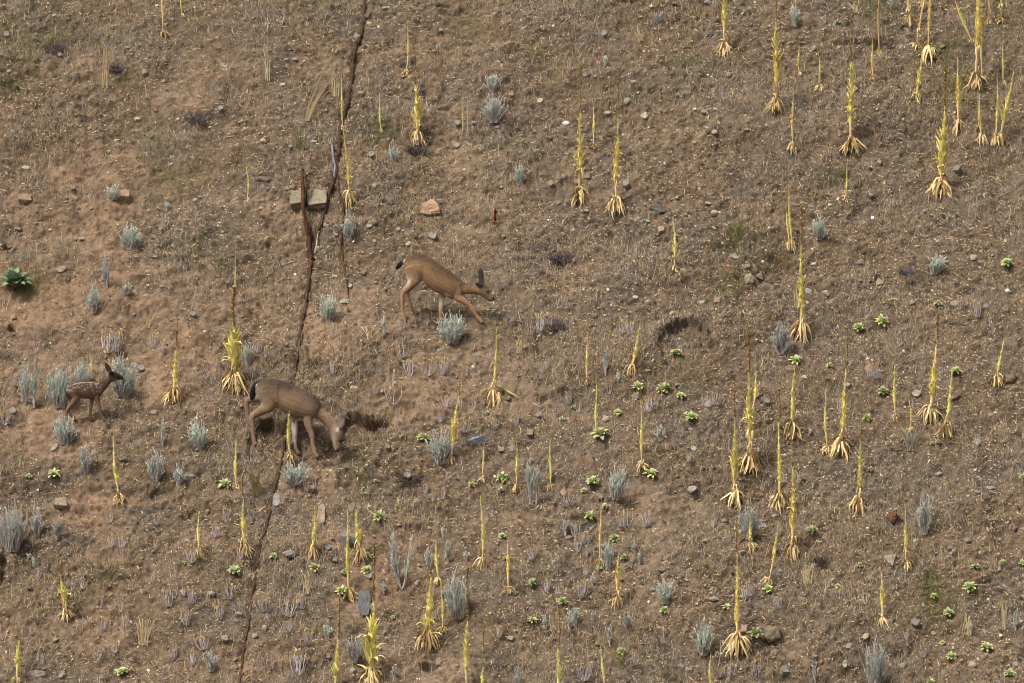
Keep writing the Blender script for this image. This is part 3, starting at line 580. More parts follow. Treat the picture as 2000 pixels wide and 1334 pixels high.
CL = [(765,758,34),(800,735,36),(835,735,34),(867,733,38),(768,790,44),(785,700,32),(650,730,26),(505,690,28),(520,700,24),(480,710,26),(210,690,46),(228,688,40),(1215,655,38),(1230,652,30),(1055,648,36),(1080,645,34),(900,800,30),(905,845,32),
 (330,1185,38),(375,1180,32),(235,1195,28),(195,1187,26),(375,1100,38),(205,1232,26),(243,1225,28),(365,1222,34),(395,1270,34),(340,1290,30),(190,1290,26),(225,1275,26),(375,1300,30),(305,1025,22),(215,1022,30),(218,1070,28),(235,1070,26),
 (515,1195,34),(525,1195,26),(565,1205,44),(565,1235,24),(590,1190,30),(600,1260,30),(582,1320,50),(585,1300,30),(1262,1030,38),(1225,1028,34),(1238,1070,26),(1213,1030,28),(1125,1050,26),(1128,1078,28),(1140,1060,22),(1135,1170,36),
 (1040,1095,30),(1465,820,24),(1383,795,26),(1395,792,30),(1265,805,30),(1330,855,22),(1300,965,22),(1105,990,28),(1010,830,22),(925,800,26),(875,795,26),(860,825,20),(1910,620,36),(1875,605,24),(1640,805,30),(1700,735,26),(1710,740,28),
 (1640,1170,20),(1690,1180,24),(1465,1165,30),(1455,1172,26),(1480,1325,34),(1425,1330,34),(1140,1330,30),(1150,1315,22),(1240,1300,24),(1780,795,20),(1520,1190,26),(1910,870,20),(70,690,22),(15,820,20),(10,830,24),(300,680,32),(320,690,26),
 (450,1170,30),(430,1210,34),(420,1050,26),(440,1020,24),(300,1140,24),(160,1150,20),(600,960,20),(650,660,18),(700,745,20),(735,770,20),(830,965,18),(845,980,18),(1060,730,22),(1100,770,20),(1110,790,24),(1130,805,20),(1190,770,22)]
rs = np.random.RandomState(3)
CLT = list(CL)
while len(CLT) < len(CL) + 95:
    x, y = rs.uniform(20, 1980), rs.uniform(560, 1330)
    if rs.rand() > (1.0 if (x < 1500 and y > 650) else .22): continue
    if 470 < x < 730 and 740 < y < 890 or 120 < x < 250 and 700 < y < 830: continue
    CLT.append((x, y, rs.uniform(13, 24)))
for i, (x, y, h) in enumerate(CLT):
    me = CLM[i % 8 if i < len(CL) else rs.choice([0, 3, 8, 9, 8, 9, 6])]
    root = empty('dry_wildflower_clump', at1(x, y)); s_ = h / PXM
    root.scale = (s_, s_, s_); root.rotation_euler = (rs.uniform(-.12, .12), rs.uniform(-.15, .15), rs.uniform(0, 6.28))
    for nm, me_ in zip(('dry_stems', 'seed_heads'), me):
        c = bpy.data.objects.new(nm, me_); C.objects.link(c); c.parent = root
    note(root, ('tall ' if h > 34 else 'little ' if h < 22 else '') + 'dry gray', 'wildflower clump', 'wildflower', x, y, 'dry gray wildflower clumps')

# ------------------------------------------------------------------ tall dry grass bunches and dead brush mounds
def grass_bunch(x, y, h, wd, n, lean=0.0, name='tall_grass', colr=(200, 178, 130)):
    B = at1(x, y); a = Acc(); hm = h / PXM; wm = wd / PXM * .5
    base = B + np.stack([RS.normal(0, .03, n), RS.normal(0, .02, n), np.zeros(n)], 1)
    tip = np.stack([RS.uniform(-wm, wm, n) + lean * hm, RS.uniform(-wm, wm, n) * .5, hm * RS.uniform(.45, 1.0, n)], 1)
    t = np.linspace(0, 1, 7)
    p = base[:, None] + np.stack([tip[:, :1] * t ** 1.3, tip[:, 1:2] * t ** 1.3, tip[:, 2:] * (t - .12 * t ** 3)], 2)
    a.ribbons(p, np.tile([[1.0, .2, 0]], (n, 1)), np.full((n, 7), .0065) * np.linspace(1, .5, 7), lin(*colr) * RS.uniform(.6, 1.1, (n, 1)))
    return a, B, p
for (x, y, h, wd, n, ln, look) in [(600,236,180,22,16,.33,'tall leaning straw-coloured'),(522,158,100,14,8,-.02,'thin upright straw-coloured'),(655,188,75,10,8,-.02,'thin pale'),(205,172,112,20,12,.05,'wispy straw-coloured'),
        (590,290,60,50,22,-.1,'low arching olive'),(600,1160,55,26,18,.1,'dense straw-coloured'),(500,968,80,34,26,0,'gray-green upright'),(906,258,85,10,4,.03,'thin tan'),(1560,600,60,14,8,0,'thin tan'),(1213,1305,60,60,22,0,'green-based arching'),
        (1440,470,60,50,26,.1,'olive'),(1250,80,40,30,14,0,'low tan'),(1670,25,30,40,18,0,'low tan'),(280,1260,60,40,24,.1,'dense straw-coloured'),(1820,110,50,60,26,0,'olive'),(1780,880,60,60,30,0,'loose gray'),(1240,260,40,30,8,.1,'thin tan'),
        (1015,690,40,30,14,0,'low tan'),(720,660,36,40,14,0,'low tan'),(285,640,46,26,12,.4,'leaning tan'),(1960,1230,60,16,12,0,'straw-coloured'),(1890,1240,50,24,14,0,'straw-coloured'),(1575,1140,50,26,16,0,'straw-coloured'),(1660,1300,34,30,12,-.1,'gray')]:
    oc = 'olive' in look or 'green' in look
    a, B, p = grass_bunch(x, y, h, wd, n, ln, colr=(146, 140, 92) if oc else (234, 212, 166) if 'gray' not in look else (170, 160, 140))
    if h > 70:                                            # feathery seed heads
        tipi = p[:, 4:].reshape(-1, 3).repeat(8, 0); m_ = len(tipi)
        dd = RS.normal(0, .6, (m_, 3)) + np.array([0, 0, .9]); lg = RS.uniform(.015, .05, (m_, 1))
        a.ribbons(np.stack([tipi, tipi + dd * lg], 1), norm(RS.normal(0, 1, (m_, 3))), np.full((m_, 2), .0028), lin(190, 170, 136) * RS.uniform(.7, 1.1, (m_, 1)))
    o = a.make('grass_bunch', M['grass'], origin=B); o.location = B
    note(o, look, 'grass bunch', 'grass bunch', x, y, 'bunches of dry grass')
def brush(x, y, wd, h, colr, look):
    B = at1(x, y); a = Acc(); n = int(70 + wd * 5)
    az = RS.uniform(0, 6.28, n); rr = np.sqrt(RS.rand(n))
    c0 = B + np.stack([np.cos(az) * rr * wd / PXM * .45, np.sin(az) * rr * wd / PXM * .2, np.zeros(n)], 1); c0[:, 2] += (c0[:, 1] - B[1]) * .84
    d = norm(np.stack([RS.normal(0, 1, n), RS.normal(0, .6, n), RS.uniform(.1, 1.1, n)], 1)); ln = RS.uniform(.3, .8, n) * h / PXM
    t = np.linspace(0, 1, 5); bend = RS.normal(0, .35, (n, 3))
    p = c0[:, None] + (d[:, None] * t[None, :, None] + bend[:, None] * (t * t)[None, :, None]) * ln[:, None, None]
    a.tubes(p, np.full((n, 5), .004), lin(*colr) * RS.uniform(.5, 1.2, (n, 1)), 3)
    o = a.make('dead_brush', M['twig'], origin=B); o.location = B
    note(o, look, 'dead brush mound', 'dead brush', x, y, 'mounds of dead brush')
for r_ in [(1098,512,40,28,(96,86,88),'purple-gray'),(108,98,40,20,(120,108,106),'wispy gray'),(228,138,24,20,(110,98,100),'small purple-gray'),(385,238,40,22,(112,102,102),'gray'),(930,862,42,12,(138,136,144),'flat blue-gray'),
           (1772,535,24,18,(118,108,110),'small purple-gray'),(815,300,40,30,(112,100,98),'loose purple-gray'),(800,940,60,20,(100,86,80),'low brown'),(500,1110,40,26,(110,96,88),'brown-gray'),(1090,640,30,22,(120,106,106),'gray'),
           (735,835,44,22,(86,62,46),'tangled dark brown'),(1600,1100,40,14,(104,90,80),'low brown')]: brush(*r_)

# ------------------------------------------------------------------ rocks
def rock_mesh(seed, kind, w_, a_, b_, bev=True):
    rs = np.random.RandomState(seed)
    if kind == 'block': pts = np.array([[sx, sy, sz] for sx in (-1, 1) for sy in (-1, 1) for sz in (-1, 1)], float) * rs.uniform(.62, 1.0, (8, 3)); pts = np.concatenate([pts, rs.uniform(-1, 1, (6, 3)) * .9])
    elif kind == 'slab': th = np.linspace(0, 6.28, 12)[:-1] + rs.uniform(-.15, .15, 11); q = np.stack([np.sign(np.cos(th)) * np.abs(np.cos(th)) ** .7, np.sign(np.sin(th)) * np.abs(np.sin(th)) ** .7], 1) * rs.uniform(.9, 1.02, (11, 1)); pts = np.concatenate([np.c_[q * .93, np.full(11, .9) + rs.uniform(-.2, .1, 11)], np.c_[q, np.full(11, -.9)]])
    elif kind == 'tri': b3 = np.array([[-1, .7], [.95, 1], [.35, -1], [-.3, -.4]]); pts = np.concatenate([np.c_[b3 * .9, np.full(4, .8)], np.c_[b3, np.full(4, -.9)], np.c_[b3.mean(0)[None] * .5, [[1]]]])
    elif kind == 'wedge': pts = np.array([[-1, -.5, 0], [-.6, -.9, .4], [0, -1, .3], [1, -.75, .3], [.95, -.5, .7], [.2, 1, .6], [-.15, .95, .3], [-.85, .1, .8], [.6, .3, .9], [0, 0, 1], [-1, -.4, -1], [1, -.6, -1], [.2, 1, -1]])
    else:
        pts = norm(rs.normal(0, 1, (16 if kind == 'sharp' else 34, 3))) * rs.uniform(.8, 1.05, (16 if kind == 'sharp' else 34, 1))
    bm = bmesh.new()
    for q in pts: bm.verts.new(Vector(q * np.array([w_, a_, b_])))
    r = bmesh.ops.convex_hull(bm, input=bm.verts)
    for v in [v for v in bm.verts if not v.link_faces]: bm.verts.remove(v)
    if bev: bmesh.ops.bevel(bm, geom=bm.edges[:], offset=min(w_, a_, b_) * .09, segments=2, profile=.6, affect='EDGES', clamp_overlap=True)
    if bev:
        bmesh.ops.subdivide_edges(bm, edges=[e for e in bm.edges if e.calc_length() > min(w_, a_, b_) * .3], cuts=3, use_grid_fill=True)
        bmesh.ops.triangulate(bm, faces=bm.faces[:]); bm.normal_update(); sc_ = (w_ * a_ * b_) ** (1 / 3); off = Vector((seed * .37, seed * .11, 0))
        for v in bm.verts:
            q = Vector((v.co.x / w_, v.co.y / a_, v.co.z / b_))
            v.co += v.normal * sc_ * (.11 * mnoise.noise(q * 1.3 + off) + .075 * mnoise.noise(q * 3.1 + off) + .04 * mnoise.noise(q * 7 + off))
    me = bpy.data.meshes.new('rock'); bm.to_mesh(me); bm.free(); return me
def put_col(me, col, vary=.12, seed=0):
    at_ = me.color_attributes.new('Col', 'FLOAT_COLOR', 'POINT'); n = len(me.vertices); cc = np.ones((n, 4), np.float32)
    cc[:, :3] = col * np.random.RandomState(seed).uniform(1 - vary, 1 + vary, (n, 1)); at_.data.foreach_set('color', cc.ravel())
SLQ = Matrix(((1, 0, 0), (0, Tn[1], Nn[1]), (0, Tn[2], Nn[2]))).to_quaternion()
def rock(x, y, wd, h, kind, colr, look, noun='rock', sink=.3, rot=0.0, name='rock'):
    w_, hh = wd / PXM * .5, h / PXM * .5
    a_, b_ = (hh * .95, hh * .75) if kind != 'slab' else (hh * 1.3, min(hh, w_) * .45)
    if kind == 'tri': a_, b_ = hh * 1.2, hh * .4
    me = rock_mesh(int(x * 7 + y), kind, w_, a_, b_); put_col(me, (lin(*colr) * .62 + lin(*colr).mean() * .38 * np.array([1.2, 1.0, .76])), .1, int(x)); me.materials.append(M['rock'])
    o = bpy.data.objects.new(name, me); C.objects.link(o); o.location = at1(x, y) + Nn * b_ * (1 - 2 * sink) * .8
    o.rotation_mode = 'QUATERNION'; o.rotation_quaternion = SLQ @ Matrix.Rotation(rot, 3, 'Z').to_quaternion()
    note(o, look, noun, 'rock', x, y, None); return o
ROCKS = [(583,393,34,46,'block',(138,124,102),'pale squarish','boulder',.46),(618,395,44,46,'block',(134,122,102),'pale blocky','boulder',.46),(840,414,42,42,'wedge',(166,128,94),'orange-brown pointed','boulder',.2),
 (1286,411,44,30,'sharp',(104,98,90),'dark flat angular','boulder',.2),(1463,548,28,30,'round',(140,128,106),'rounded tan','boulder',.25),(1482,545,22,24,'sharp',(128,112,92),'tan angular','rock'),(50,391,30,22,'block',(150,122,102),'pinkish tan','rock'),(44,385,22,16,'sharp',(128,122,114),'gray','rock'),
 (244,384,24,28,'block',(146,118,92),'tan broken','rock'),(712,1178,26,58,'slab',(92,96,98),'blue-gray upright','slab',.4),(681,1058,40,46,'round',(118,112,104),'gray squarish','boulder',.25,.3),(566,1082,28,18,'sharp',(138,132,130),'light gray','rock'),
 (628,1006,17,42,'slab',(140,122,100),'tan upright','slab'),(672,590,24,18,'sharp',(152,146,130),'pale greenish','rock'),(107,874,10,18,'slab',(146,148,122),'greenish narrow','slab',.2,-.5),(540,978,15,30,'slab',(140,134,140),'lavender-gray upright','slab'),
 (1508,1240,38,48,'round',(132,112,90),'large brown','boulder',.25),(1738,1098,28,26,'tri',(136,120,108),'triangular tan','rock',.1),(1890,1055,18,15,'sharp',(126,128,122),'greenish gray','rock'),(1381,250,12,11,'sharp',(150,150,146),'light gray','rock'),
 (1186,222,13,11,'block',(172,160,138),'pale tan','rock'),(1355,279,12,10,'sharp',(168,148,108),'yellowish','rock'),(1571,738,16,11,'sharp',(196,188,172),'whitish','rock'),(1578,571,18,18,'round',(146,146,150),'pale gray round','rock'),
 (515,276,20,15,'sharp',(176,158,132),'pale tan','rock'),(552,166,15,11,'sharp',(186,184,172),'whitish','rock'),(611,277,22,13,'sharp',(160,142,118),'tan flat','rock'),(718,34,18,20,'round',(98,94,92),'dark gray','rock'),(697,72,16,14,'round',(128,124,122),'gray','rock'),
 (697,170,18,8,'sharp',(140,138,136),'gray flat','rock'),(690,758,20,14,'sharp',(182,164,132),'pale cream','rock'),(713,744,11,10,'sharp',(172,136,100),'tan','rock'),(118,985,30,22,'block',(156,136,112),'pale flat','rock',.35),(243,898,22,12,'sharp',(122,112,108),'gray flat','rock'),
 (368,898,17,15,'round',(146,126,108),'tan','rock'),(373,931,17,13,'sharp',(132,130,122),'gray','rock'),(998,1247,17,14,'sharp',(150,140,130),'light gray','rock'),(1394,1170,22,11,'round',(148,140,132),'pale gray','rock'),(1379,1057,22,13,'sharp',(146,130,110),'tan flat','rock'),
 (1393,68,30,16,'sharp',(92,86,84),'dark','rock'),(1433,91,16,11,'round',(88,84,82),'dark','rock'),(1381,5,22,12,'sharp',(146,146,148),'light gray flat','rock'),(1250,33,16,9,'sharp',(140,124,112),'gray-brown','rock'),(1318,7,22,11,'sharp',(120,96,84),'reddish brown','rock'),(1280,57,18,10,'sharp',(132,126,122),'gray flat','rock'),
 (1480,1030,20,20,'sharp',(142,140,142),'light gray','rock'),(1492,1026,14,14,'sharp',(150,148,150),'light gray','rock'),(1449,1080,18,14,'sharp',(138,130,118),'gray tan','rock'),(1352,956,20,11,'slab',(150,142,132),'pale flat','rock',.3,.7),(1346,965,0,0,0,0,0),(1355,877,13,10,'slab',(150,150,140),'pale greenish','slab',.2,-.6),
 (1482,880,8,14,'round',(150,156,148),'pale green-gray','rock'),(1244,776,20,22,'round',(124,112,98),'gray brown','boulder'),(1236,774,14,10,'sharp',(132,118,100),'tan','rock'),(1220,716,18,14,'sharp',(138,120,100),'tan','rock'),(1265,724,16,8,'sharp',(150,138,112),'pale flat','rock'),(1426,725,14,13,'sharp',(128,124,122),'gray','rock'),
 (1541,721,24,18,'sharp',(150,124,98),'tan','rock'),(1790,770,16,15,'slab',(150,138,122),'pale','rock',.3,-.7),(1970,740,30,26,'round',(132,108,86),'brown','boulder',.4),(1867,775,24,30,'round',(120,94,82),'reddish brown buried','boulder',.45),(1710,870,9,11,'sharp',(142,142,140),'gray','rock'),(1699,872,8,7,'sharp',(172,170,170),'whitish','rock'),
 (1648,876,8,8,'sharp',(160,158,158),'light gray','rock'),(1583,844,8,14,'round',(156,138,106),'tan','rock'),(1592,874,9,8,'sharp',(130,124,122),'gray','rock'),(1645,925,12,13,'sharp',(150,134,116),'tan','rock'),(1834,928,18,13,'sharp',(148,150,142),'pale green-gray','rock'),(1830,924,0,0,0,0,0),(1935,955,22,14,'sharp',(140,142,136),'greenish gray','rock'),(1836,960,10,18,'sharp',(146,142,134),'gray','rock'),
 (1707,957,8,9,'sharp',(142,142,142),'gray','rock'),(1590,430,0,0,0,0,0),(1556,450,12,13,'sharp',(146,120,98),'tan','rock'),(1590,516,15,9,'sharp',(172,172,158),'pale','rock'),(1586,487,8,7,'sharp',(190,188,178),'whitish','rock'),(1791,482,17,9,'sharp',(160,146,118),'tan','rock'),(1843,493,11,8,'sharp',(156,148,118),'tan','rock'),(1883,494,10,13,'sharp',(140,104,86),'reddish','rock'),
 (1805,463,12,10,'sharp',(128,122,114),'gray','rock'),(1436,502,19,13,'slab',(128,124,128),'gray','slab',.2,-.6),(1490,512,10,9,'sharp',(196,192,186),'whitish','rock'),(1373,510,9,9,'sharp',(164,148,110),'yellowish','rock'),(1384,397,17,11,'sharp',(156,146,134),'pale','rock'),(1424,436,11,12,'sharp',(146,144,140),'gray','rock'),(1265,434,9,12,'block',(134,140,130),'greenish gray','rock'),
 (1241,582,15,11,'sharp',(160,164,154),'pale greenish','rock'),(1371,591,17,12,'sharp',(160,166,158),'pale greenish','rock'),(1243,553,8,9,'sharp',(160,134,108),'tan','rock'),(1107,560,11,5,'sharp',(166,170,158),'pale','rock'),(1187,567,9,9,'sharp',(190,190,190),'whitish','rock'),(1119,448,8,7,'sharp',(150,148,126),'greenish','rock'),(1091,398,11,12,'sharp',(140,134,128),'gray','rock'),
 (1145,412,12,10,'sharp',(162,144,112),'tan','rock'),(1233,454,10,8,'sharp',(150,156,140),'greenish','rock'),(1120,440,0,0,0,0,0),(1460,360,0,0,0,0,0),(1105,303,15,11,'sharp',(142,130,120),'gray tan','rock'),(1083,255,13,9,'sharp',(146,138,128),'gray tan','rock'),(1055,198,12,12,'slab',(176,160,136),'pale','slab',.2,-.6),(1393,180,11,11,'sharp',(136,134,130),'gray','rock'),
 (1258,228,16,11,'slab',(158,146,124),'pale','slab',.2,-.5),(1238,160,14,9,'sharp',(160,150,136),'pale','rock'),(1256,3,0,0,0,0,0),(1249,32,0,0,0,0,0),(760,395,30,22,'round',(118,106,96),'gray brown','boulder',.4),(778,448,11,10,'sharp',(160,156,136),'pale greenish','rock'),(787,451,9,8,'sharp',(176,176,158),'pale','rock'),(797,477,10,11,'slab',(150,158,140),'pale green','slab',.2,-.6),
 (744,492,9,8,'sharp',(184,176,156),'whitish','rock'),(768,403,15,8,'sharp',(160,152,136),'pale','rock'),(718,442,19,10,'slab',(146,142,122),'greenish flat','rock',.2,.4),(677,605,14,15,'sharp',(158,130,96),'tan','rock'),(685,560,10,15,'sharp',(160,158,136),'pale greenish','rock'),(654,540,15,9,'sharp',(176,150,120),'tan','rock'),(675,630,9,7,'sharp',(170,158,138),'pale','rock'),(509,407,15,9,'sharp',(168,156,142),'pale','rock'),
 (570,368,14,13,'sharp',(150,132,98),'yellowish','rock'),(560,370,13,12,'sharp',(140,124,104),'tan','rock'),(515,350,34,16,'sharp',(126,108,88),'brown','rock',.35),(607,330,0,0,0,0,0),(302,503,12,9,'sharp',(166,142,96),'yellow-tan','rock'),(120,528,17,17,'slab',(142,120,100),'tan','slab',.3,-.7),(124,641,16,10,'sharp',(160,138,114),'pale tan','rock'),(109,590,13,8,'sharp',(150,136,120),'pale','rock'),(121,611,13,11,'sharp',(134,122,110),'gray','rock'),
 (154,407,14,10,'sharp',(160,152,148),'pale gray','rock'),(178,408,9,10,'sharp',(150,136,124),'pale','rock'),(310,408,13,11,'sharp',(146,134,126),'pale gray','rock'),(97,449,11,7,'sharp',(186,172,146),'whitish','rock'),(52,328,20,11,'sharp',(176,170,152),'pale','rock'),(35,448,20,16,'sharp',(134,108,88),'reddish brown','rock',.4),(160,467,17,10,'sharp',(150,138,124),'pale flat','rock'),(146,468,11,10,'sharp',(142,130,112),'tan','rock'),
 (20,480,22,18,'sharp',(120,102,86),'brown','rock',.4),(267,233,16,10,'sharp',(180,172,150),'pale','rock'),(205,245,11,5,'sharp',(190,184,164),'whitish','rock'),(437,128,20,10,'slab',(140,138,122),'greenish flat','slab',.3,-.4),(435,136,14,7,'sharp',(166,138,96),'yellow-tan','rock'),(428,50,15,9,'sharp',(152,120,92),'tan','rock'),(249,93,10,6,'sharp',(150,138,120),'pale','rock'),(25,258,16,10,'sharp',(146,132,118),'gray tan','rock'),
 (451,268,12,9,'sharp',(140,136,134),'gray','rock'),(335,322,13,8,'sharp',(180,170,160),'pale','rock'),(483,180,8,16,'sharp',(168,154,136),'pale','rock'),(486,185,0,0,0,0,0),(490,184,9,8,'sharp',(156,144,130),'pale','rock'),(125,1243,0,0,0,0,0),(70,1318,42,18,'round',(136,122,104),'gray buried','boulder',.45),(108,1250,14,16,'sharp',(134,126,112),'gray','rock'),(115,1278,11,9,'sharp',(160,146,112),'tan','rock'),
 (54,1149,20,12,'sharp',(116,104,90),'gray brown','rock'),(440,1248,18,17,'round',(146,132,114),'pale','rock'),(414,1160,17,14,'sharp',(150,138,116),'pale','rock'),(466,1200,14,12,'sharp',(150,142,130),'pale','rock'),(426,1033,13,9,'sharp',(166,160,156),'pale gray','rock'),(453,1142,7,8,'sharp',(176,150,136),'pinkish','rock'),(365,1056,13,7,'sharp',(146,144,150),'bluish gray','rock'),(694,1143,16,12,'sharp',(124,122,124),'gray','rock'),
 (641,1069,14,10,'slab',(120,128,128),'greenish gray','rock',.3,-.7),(655,1095,16,14,'sharp',(122,124,122),'greenish gray','rock'),(648,1052,9,9,'sharp',(160,140,110),'tan','rock'),(804,1055,11,13,'round',(176,160,132),'pale tan round','rock'),(838,1031,9,9,'sharp',(140,124,92),'olive','rock'),(778,1026,12,9,'sharp',(142,130,118),'gray tan','rock'),(817,1104,8,9,'sharp',(150,156,138),'pale greenish','rock'),(975,1090,9,9,'sharp',(170,150,110),'tan','rock'),
 (1292,1113,18,13,'round',(122,112,102),'gray brown','rock'),(1376,1125,10,9,'sharp',(160,150,128),'pale','rock'),(1341,1133,12,8,'sharp',(150,136,116),'tan','rock'),(1328,1072,11,8,'sharp',(168,140,96),'yellow-tan','rock'),(1330,1303,14,14,'sharp',(138,120,104),'tan','rock'),(1657,1262,14,13,'slab',(132,126,118),'gray','slab',.3,-.7),(1803,1280,16,20,'round',(124,102,90),'reddish brown','boulder',.45),(1650,1297,8,15,'slab',(160,162,136),'pale greenish narrow','slab',.25),
 (1565,1170,13,10,'sharp',(146,138,126),'gray tan','rock'),(1587,1106,8,13,'sharp',(140,138,138),'gray','rock'),(1525,1115,11,8,'sharp',(150,150,146),'light gray','rock'),(1620,1195,8,6,'sharp',(150,134,116),'tan','rock'),(1712,1158,8,7,'sharp',(150,138,124),'pale','rock'),(1847,1155,8,8,'sharp',(168,140,110),'tan','rock'),(1897,1042,11,11,'sharp',(140,134,124),'gray','rock'),(1855,1072,17,12,'sharp',(134,122,106),'gray tan','rock'),(1858,1082,9,7,'sharp',(150,148,132),'pale greenish','rock'),
 (1931,1177,18,10,'sharp',(120,108,92),'gray brown','rock'),(1553,1193,12,9,'sharp',(140,104,82),'reddish','rock'),(1550,195,0,0,0,0,0),(1570,84,16,7,'sharp',(134,128,118),'gray flat','rock'),(1545,84,17,8,'sharp',(138,130,120),'gray flat','rock'),(1577,66,11,9,'sharp',(140,132,116),'gray tan','rock'),(1765,234,9,9,'sharp',(180,174,158),'whitish','rock'),(1713,214,8,8,'sharp',(150,142,132),'gray','rock'),(1728,173,8,6,'sharp',(150,136,122),'pale','rock'),(1458,255,17,11,'sharp',(150,128,110),'tan','rock')]
for r_ in ROCKS:
    if r_[4]: rock(*r_)
# loose stones nobody could name one by one: a few shapes, copied
STM = []
for i in range(10):
    me = rock_mesh(300 + i, ['sharp', 'sharp', 'round', 'block', 'slab'][i % 5], 1, .8, .5 + .04 * i, True)
    put_col(me, [lin(150, 132, 110), lin(136, 122, 106), lin(164, 150, 128), lin(140, 114, 90), lin(142, 140, 134), lin(176, 160, 136), lin(124, 110, 96), lin(152, 150, 132), lin(158, 126, 100), lin(134, 126, 120)][i] * .6 + .4 * .26 * np.array([1.25, 1.0, .74]), .1, i)
    me.materials.append(M['rock']); STM.append(me)
STN = ['tan', 'gray-brown', 'pale', 'brown', 'gray', 'pale tan', 'dull gray-brown', 'pale greenish', 'pinkish tan', 'gray']
n_s = 0
while n_s < 250:
    x, y = RS.uniform(10, 1990), RS.uniform(8, 1326)
    if abs(x - 1340) < 60 and abs(y - 674) < 55: continue
    if any(abs(x - r_[0]) < 14 and abs(y - r_[1]) < 12 for r_ in ROCKS): continue
    i = RS.randint(10); s_ = RS.uniform(3.2, 8.5) / PXM * (1.25 if x > 1150 else 1)
    o = bpy.data.objects.new('loose_stone', STM[i]); C.objects.link(o); o.location = at1(x, y) + Nn * s_ * .15
    o.rotation_mode = 'QUATERNION'; o.rotation_quaternion = SLQ @ Matrix.Rotation(RS.uniform(0, 6.28), 3, 'Z').to_quaternion() @ Matrix.Rotation(RS.uniform(-.4, .4), 3, 'X').to_quaternion()
    o.scale = (s_, s_, s_); n_s += 1
    note(o, 'small ' + STN[i], 'loose stone', 'stone', x, y, 'small loose stones')

# ------------------------------------------------------------------ roots, sticks, scraps
def root_tube(name, pts, radpx, colr, label, cat, lift=.02, jit=.25, sub=6):
    pts = np.array(pts, float); n = len(pts); t = np.arange(n); tt = np.linspace(0, n - 1, (n - 1) * sub + 1)
    xs = np.interp(tt, t, pts[:, 0]) + RS.normal(0, .8, len(tt)); ys = np.interp(tt, t, pts[:, 1])
    rp = np.interp(tt, t, np.broadcast_to(radpx, n)) / PXM * RS.uniform(.84, 1.14, len(tt))
    p = at(xs, ys) + Nn * np.interp(tt, t, np.broadcast_to(lift, n))[:, None]
    p[1:-1] = (p[:-2] + 2 * p[1:-1] + p[2:]) / 4
    a = Acc(); a.tubes(p[None], rp[None], (lin(*colr) * RS.uniform(.7, 1.25, (len(tt), 1)))[None], 8, jit)
    # shaggy fibres along it
    nf = len(tt) * 9; i = RS.randint(0, len(tt), nf); d = norm(RS.normal(0, 1, (nf, 3)) + Nn * .5 - np.array([0, 0, .4])); lg = rp[i][:, None] * RS.uniform(1.0, 2.6, (nf, 1))
    a.ribbons(np.stack([p[i], p[i] + d * lg * .6, p[i] + d * lg - np.array([0, 0, 1]) * lg * .25], 1), norm(RS.normal(0, 1, (nf, 3))), np.full((nf, 3), .003), lin(*colr) * RS.uniform(.5, 1.3, (nf, 1)))
    o = a.make(name, M['root'], origin=p[0]); o.location = p[0]
    tag(o, label, cat); return o
nR = len(ROOT_MAIN)
root_tube('exposed_root', ROOT_MAIN[:27], [4.6] * 8 + [4.2] * 12 + [3.4] * 7, (80, 60, 49), 'long dark brown root snaking from the top edge down to the tan deer\'s left', 'root')
root_tube('exposed_root', ROOT_MAIN[26:], [2.2] * (nR - 26), (86, 62, 49), 'straight reddish brown root lying in the rut behind and below the grazing deer', 'root', .014)
o = root_tube('forked_root', [(590,338),(591,365),(593,392),(592,420),(597,440),(603,462),(605,488),(607,515),(603,542)], [2.6,3.0,4.2,2.8,3.6,5.2,5.0,5.6,3.0], (84, 58, 45), 'rust-red forked root standing over the pale boulders, thick toward its lower end', 'root', [.10,.2,.25,.22,.12,.06,.04,.03,.02], .3)
f_ = root_tube('root_fork', [(594,396),(600,384),(606,370)], [2.8, 2.4, 1.4], (80, 58, 46), '', '', .22)
del f_['label']; del f_['category']; f_.location = np.array(f_.location) - np.array(o.location); f_.parent = o
root_tube('exposed_root', [(659,345),(661,372),(668,395),(672,420),(668,450),(665,475),(669,505),(674,535),(679,562),(681,582)], [2,2.2,2.2,2,1.8,1.8,1.8,1.6,1.4,1], (88, 64, 48), 'thin brown root right of the main root, ending above the pale greenish rock', 'root')
root_tube('gray_stick', [(646,275),(650,300),(654,330),(653,350)], [1.8, 2, 2.2, 1.2], (134, 132, 140), 'weathered gray stick leaning beside the long dark root', 'stick', .05)
root_tube('bare_stick', [(622,455),(619,475),(615,498)], [1.4, 1.6, 1.2], (186, 170, 150), 'pale bare stick beside the thick end of the forked rust-red root', 'stick', .04)
root_tube('fallen_stalk', [(966,752),(980,762),(995,771),(1010,779)], [1.3, 1.8, 1.5, .8], (206, 192, 120), 'toppled yellow mullein stalk lying beside its upright neighbour right of the grazing deer', 'mullein', .06, .3)
root_tube('wood_piece', [(912,866),(925,860),(945,853)], [2.6, 4.2, 2], (150, 148, 156), 'blue-gray splinter of weathered wood lying on the dirt', 'wood', .03)
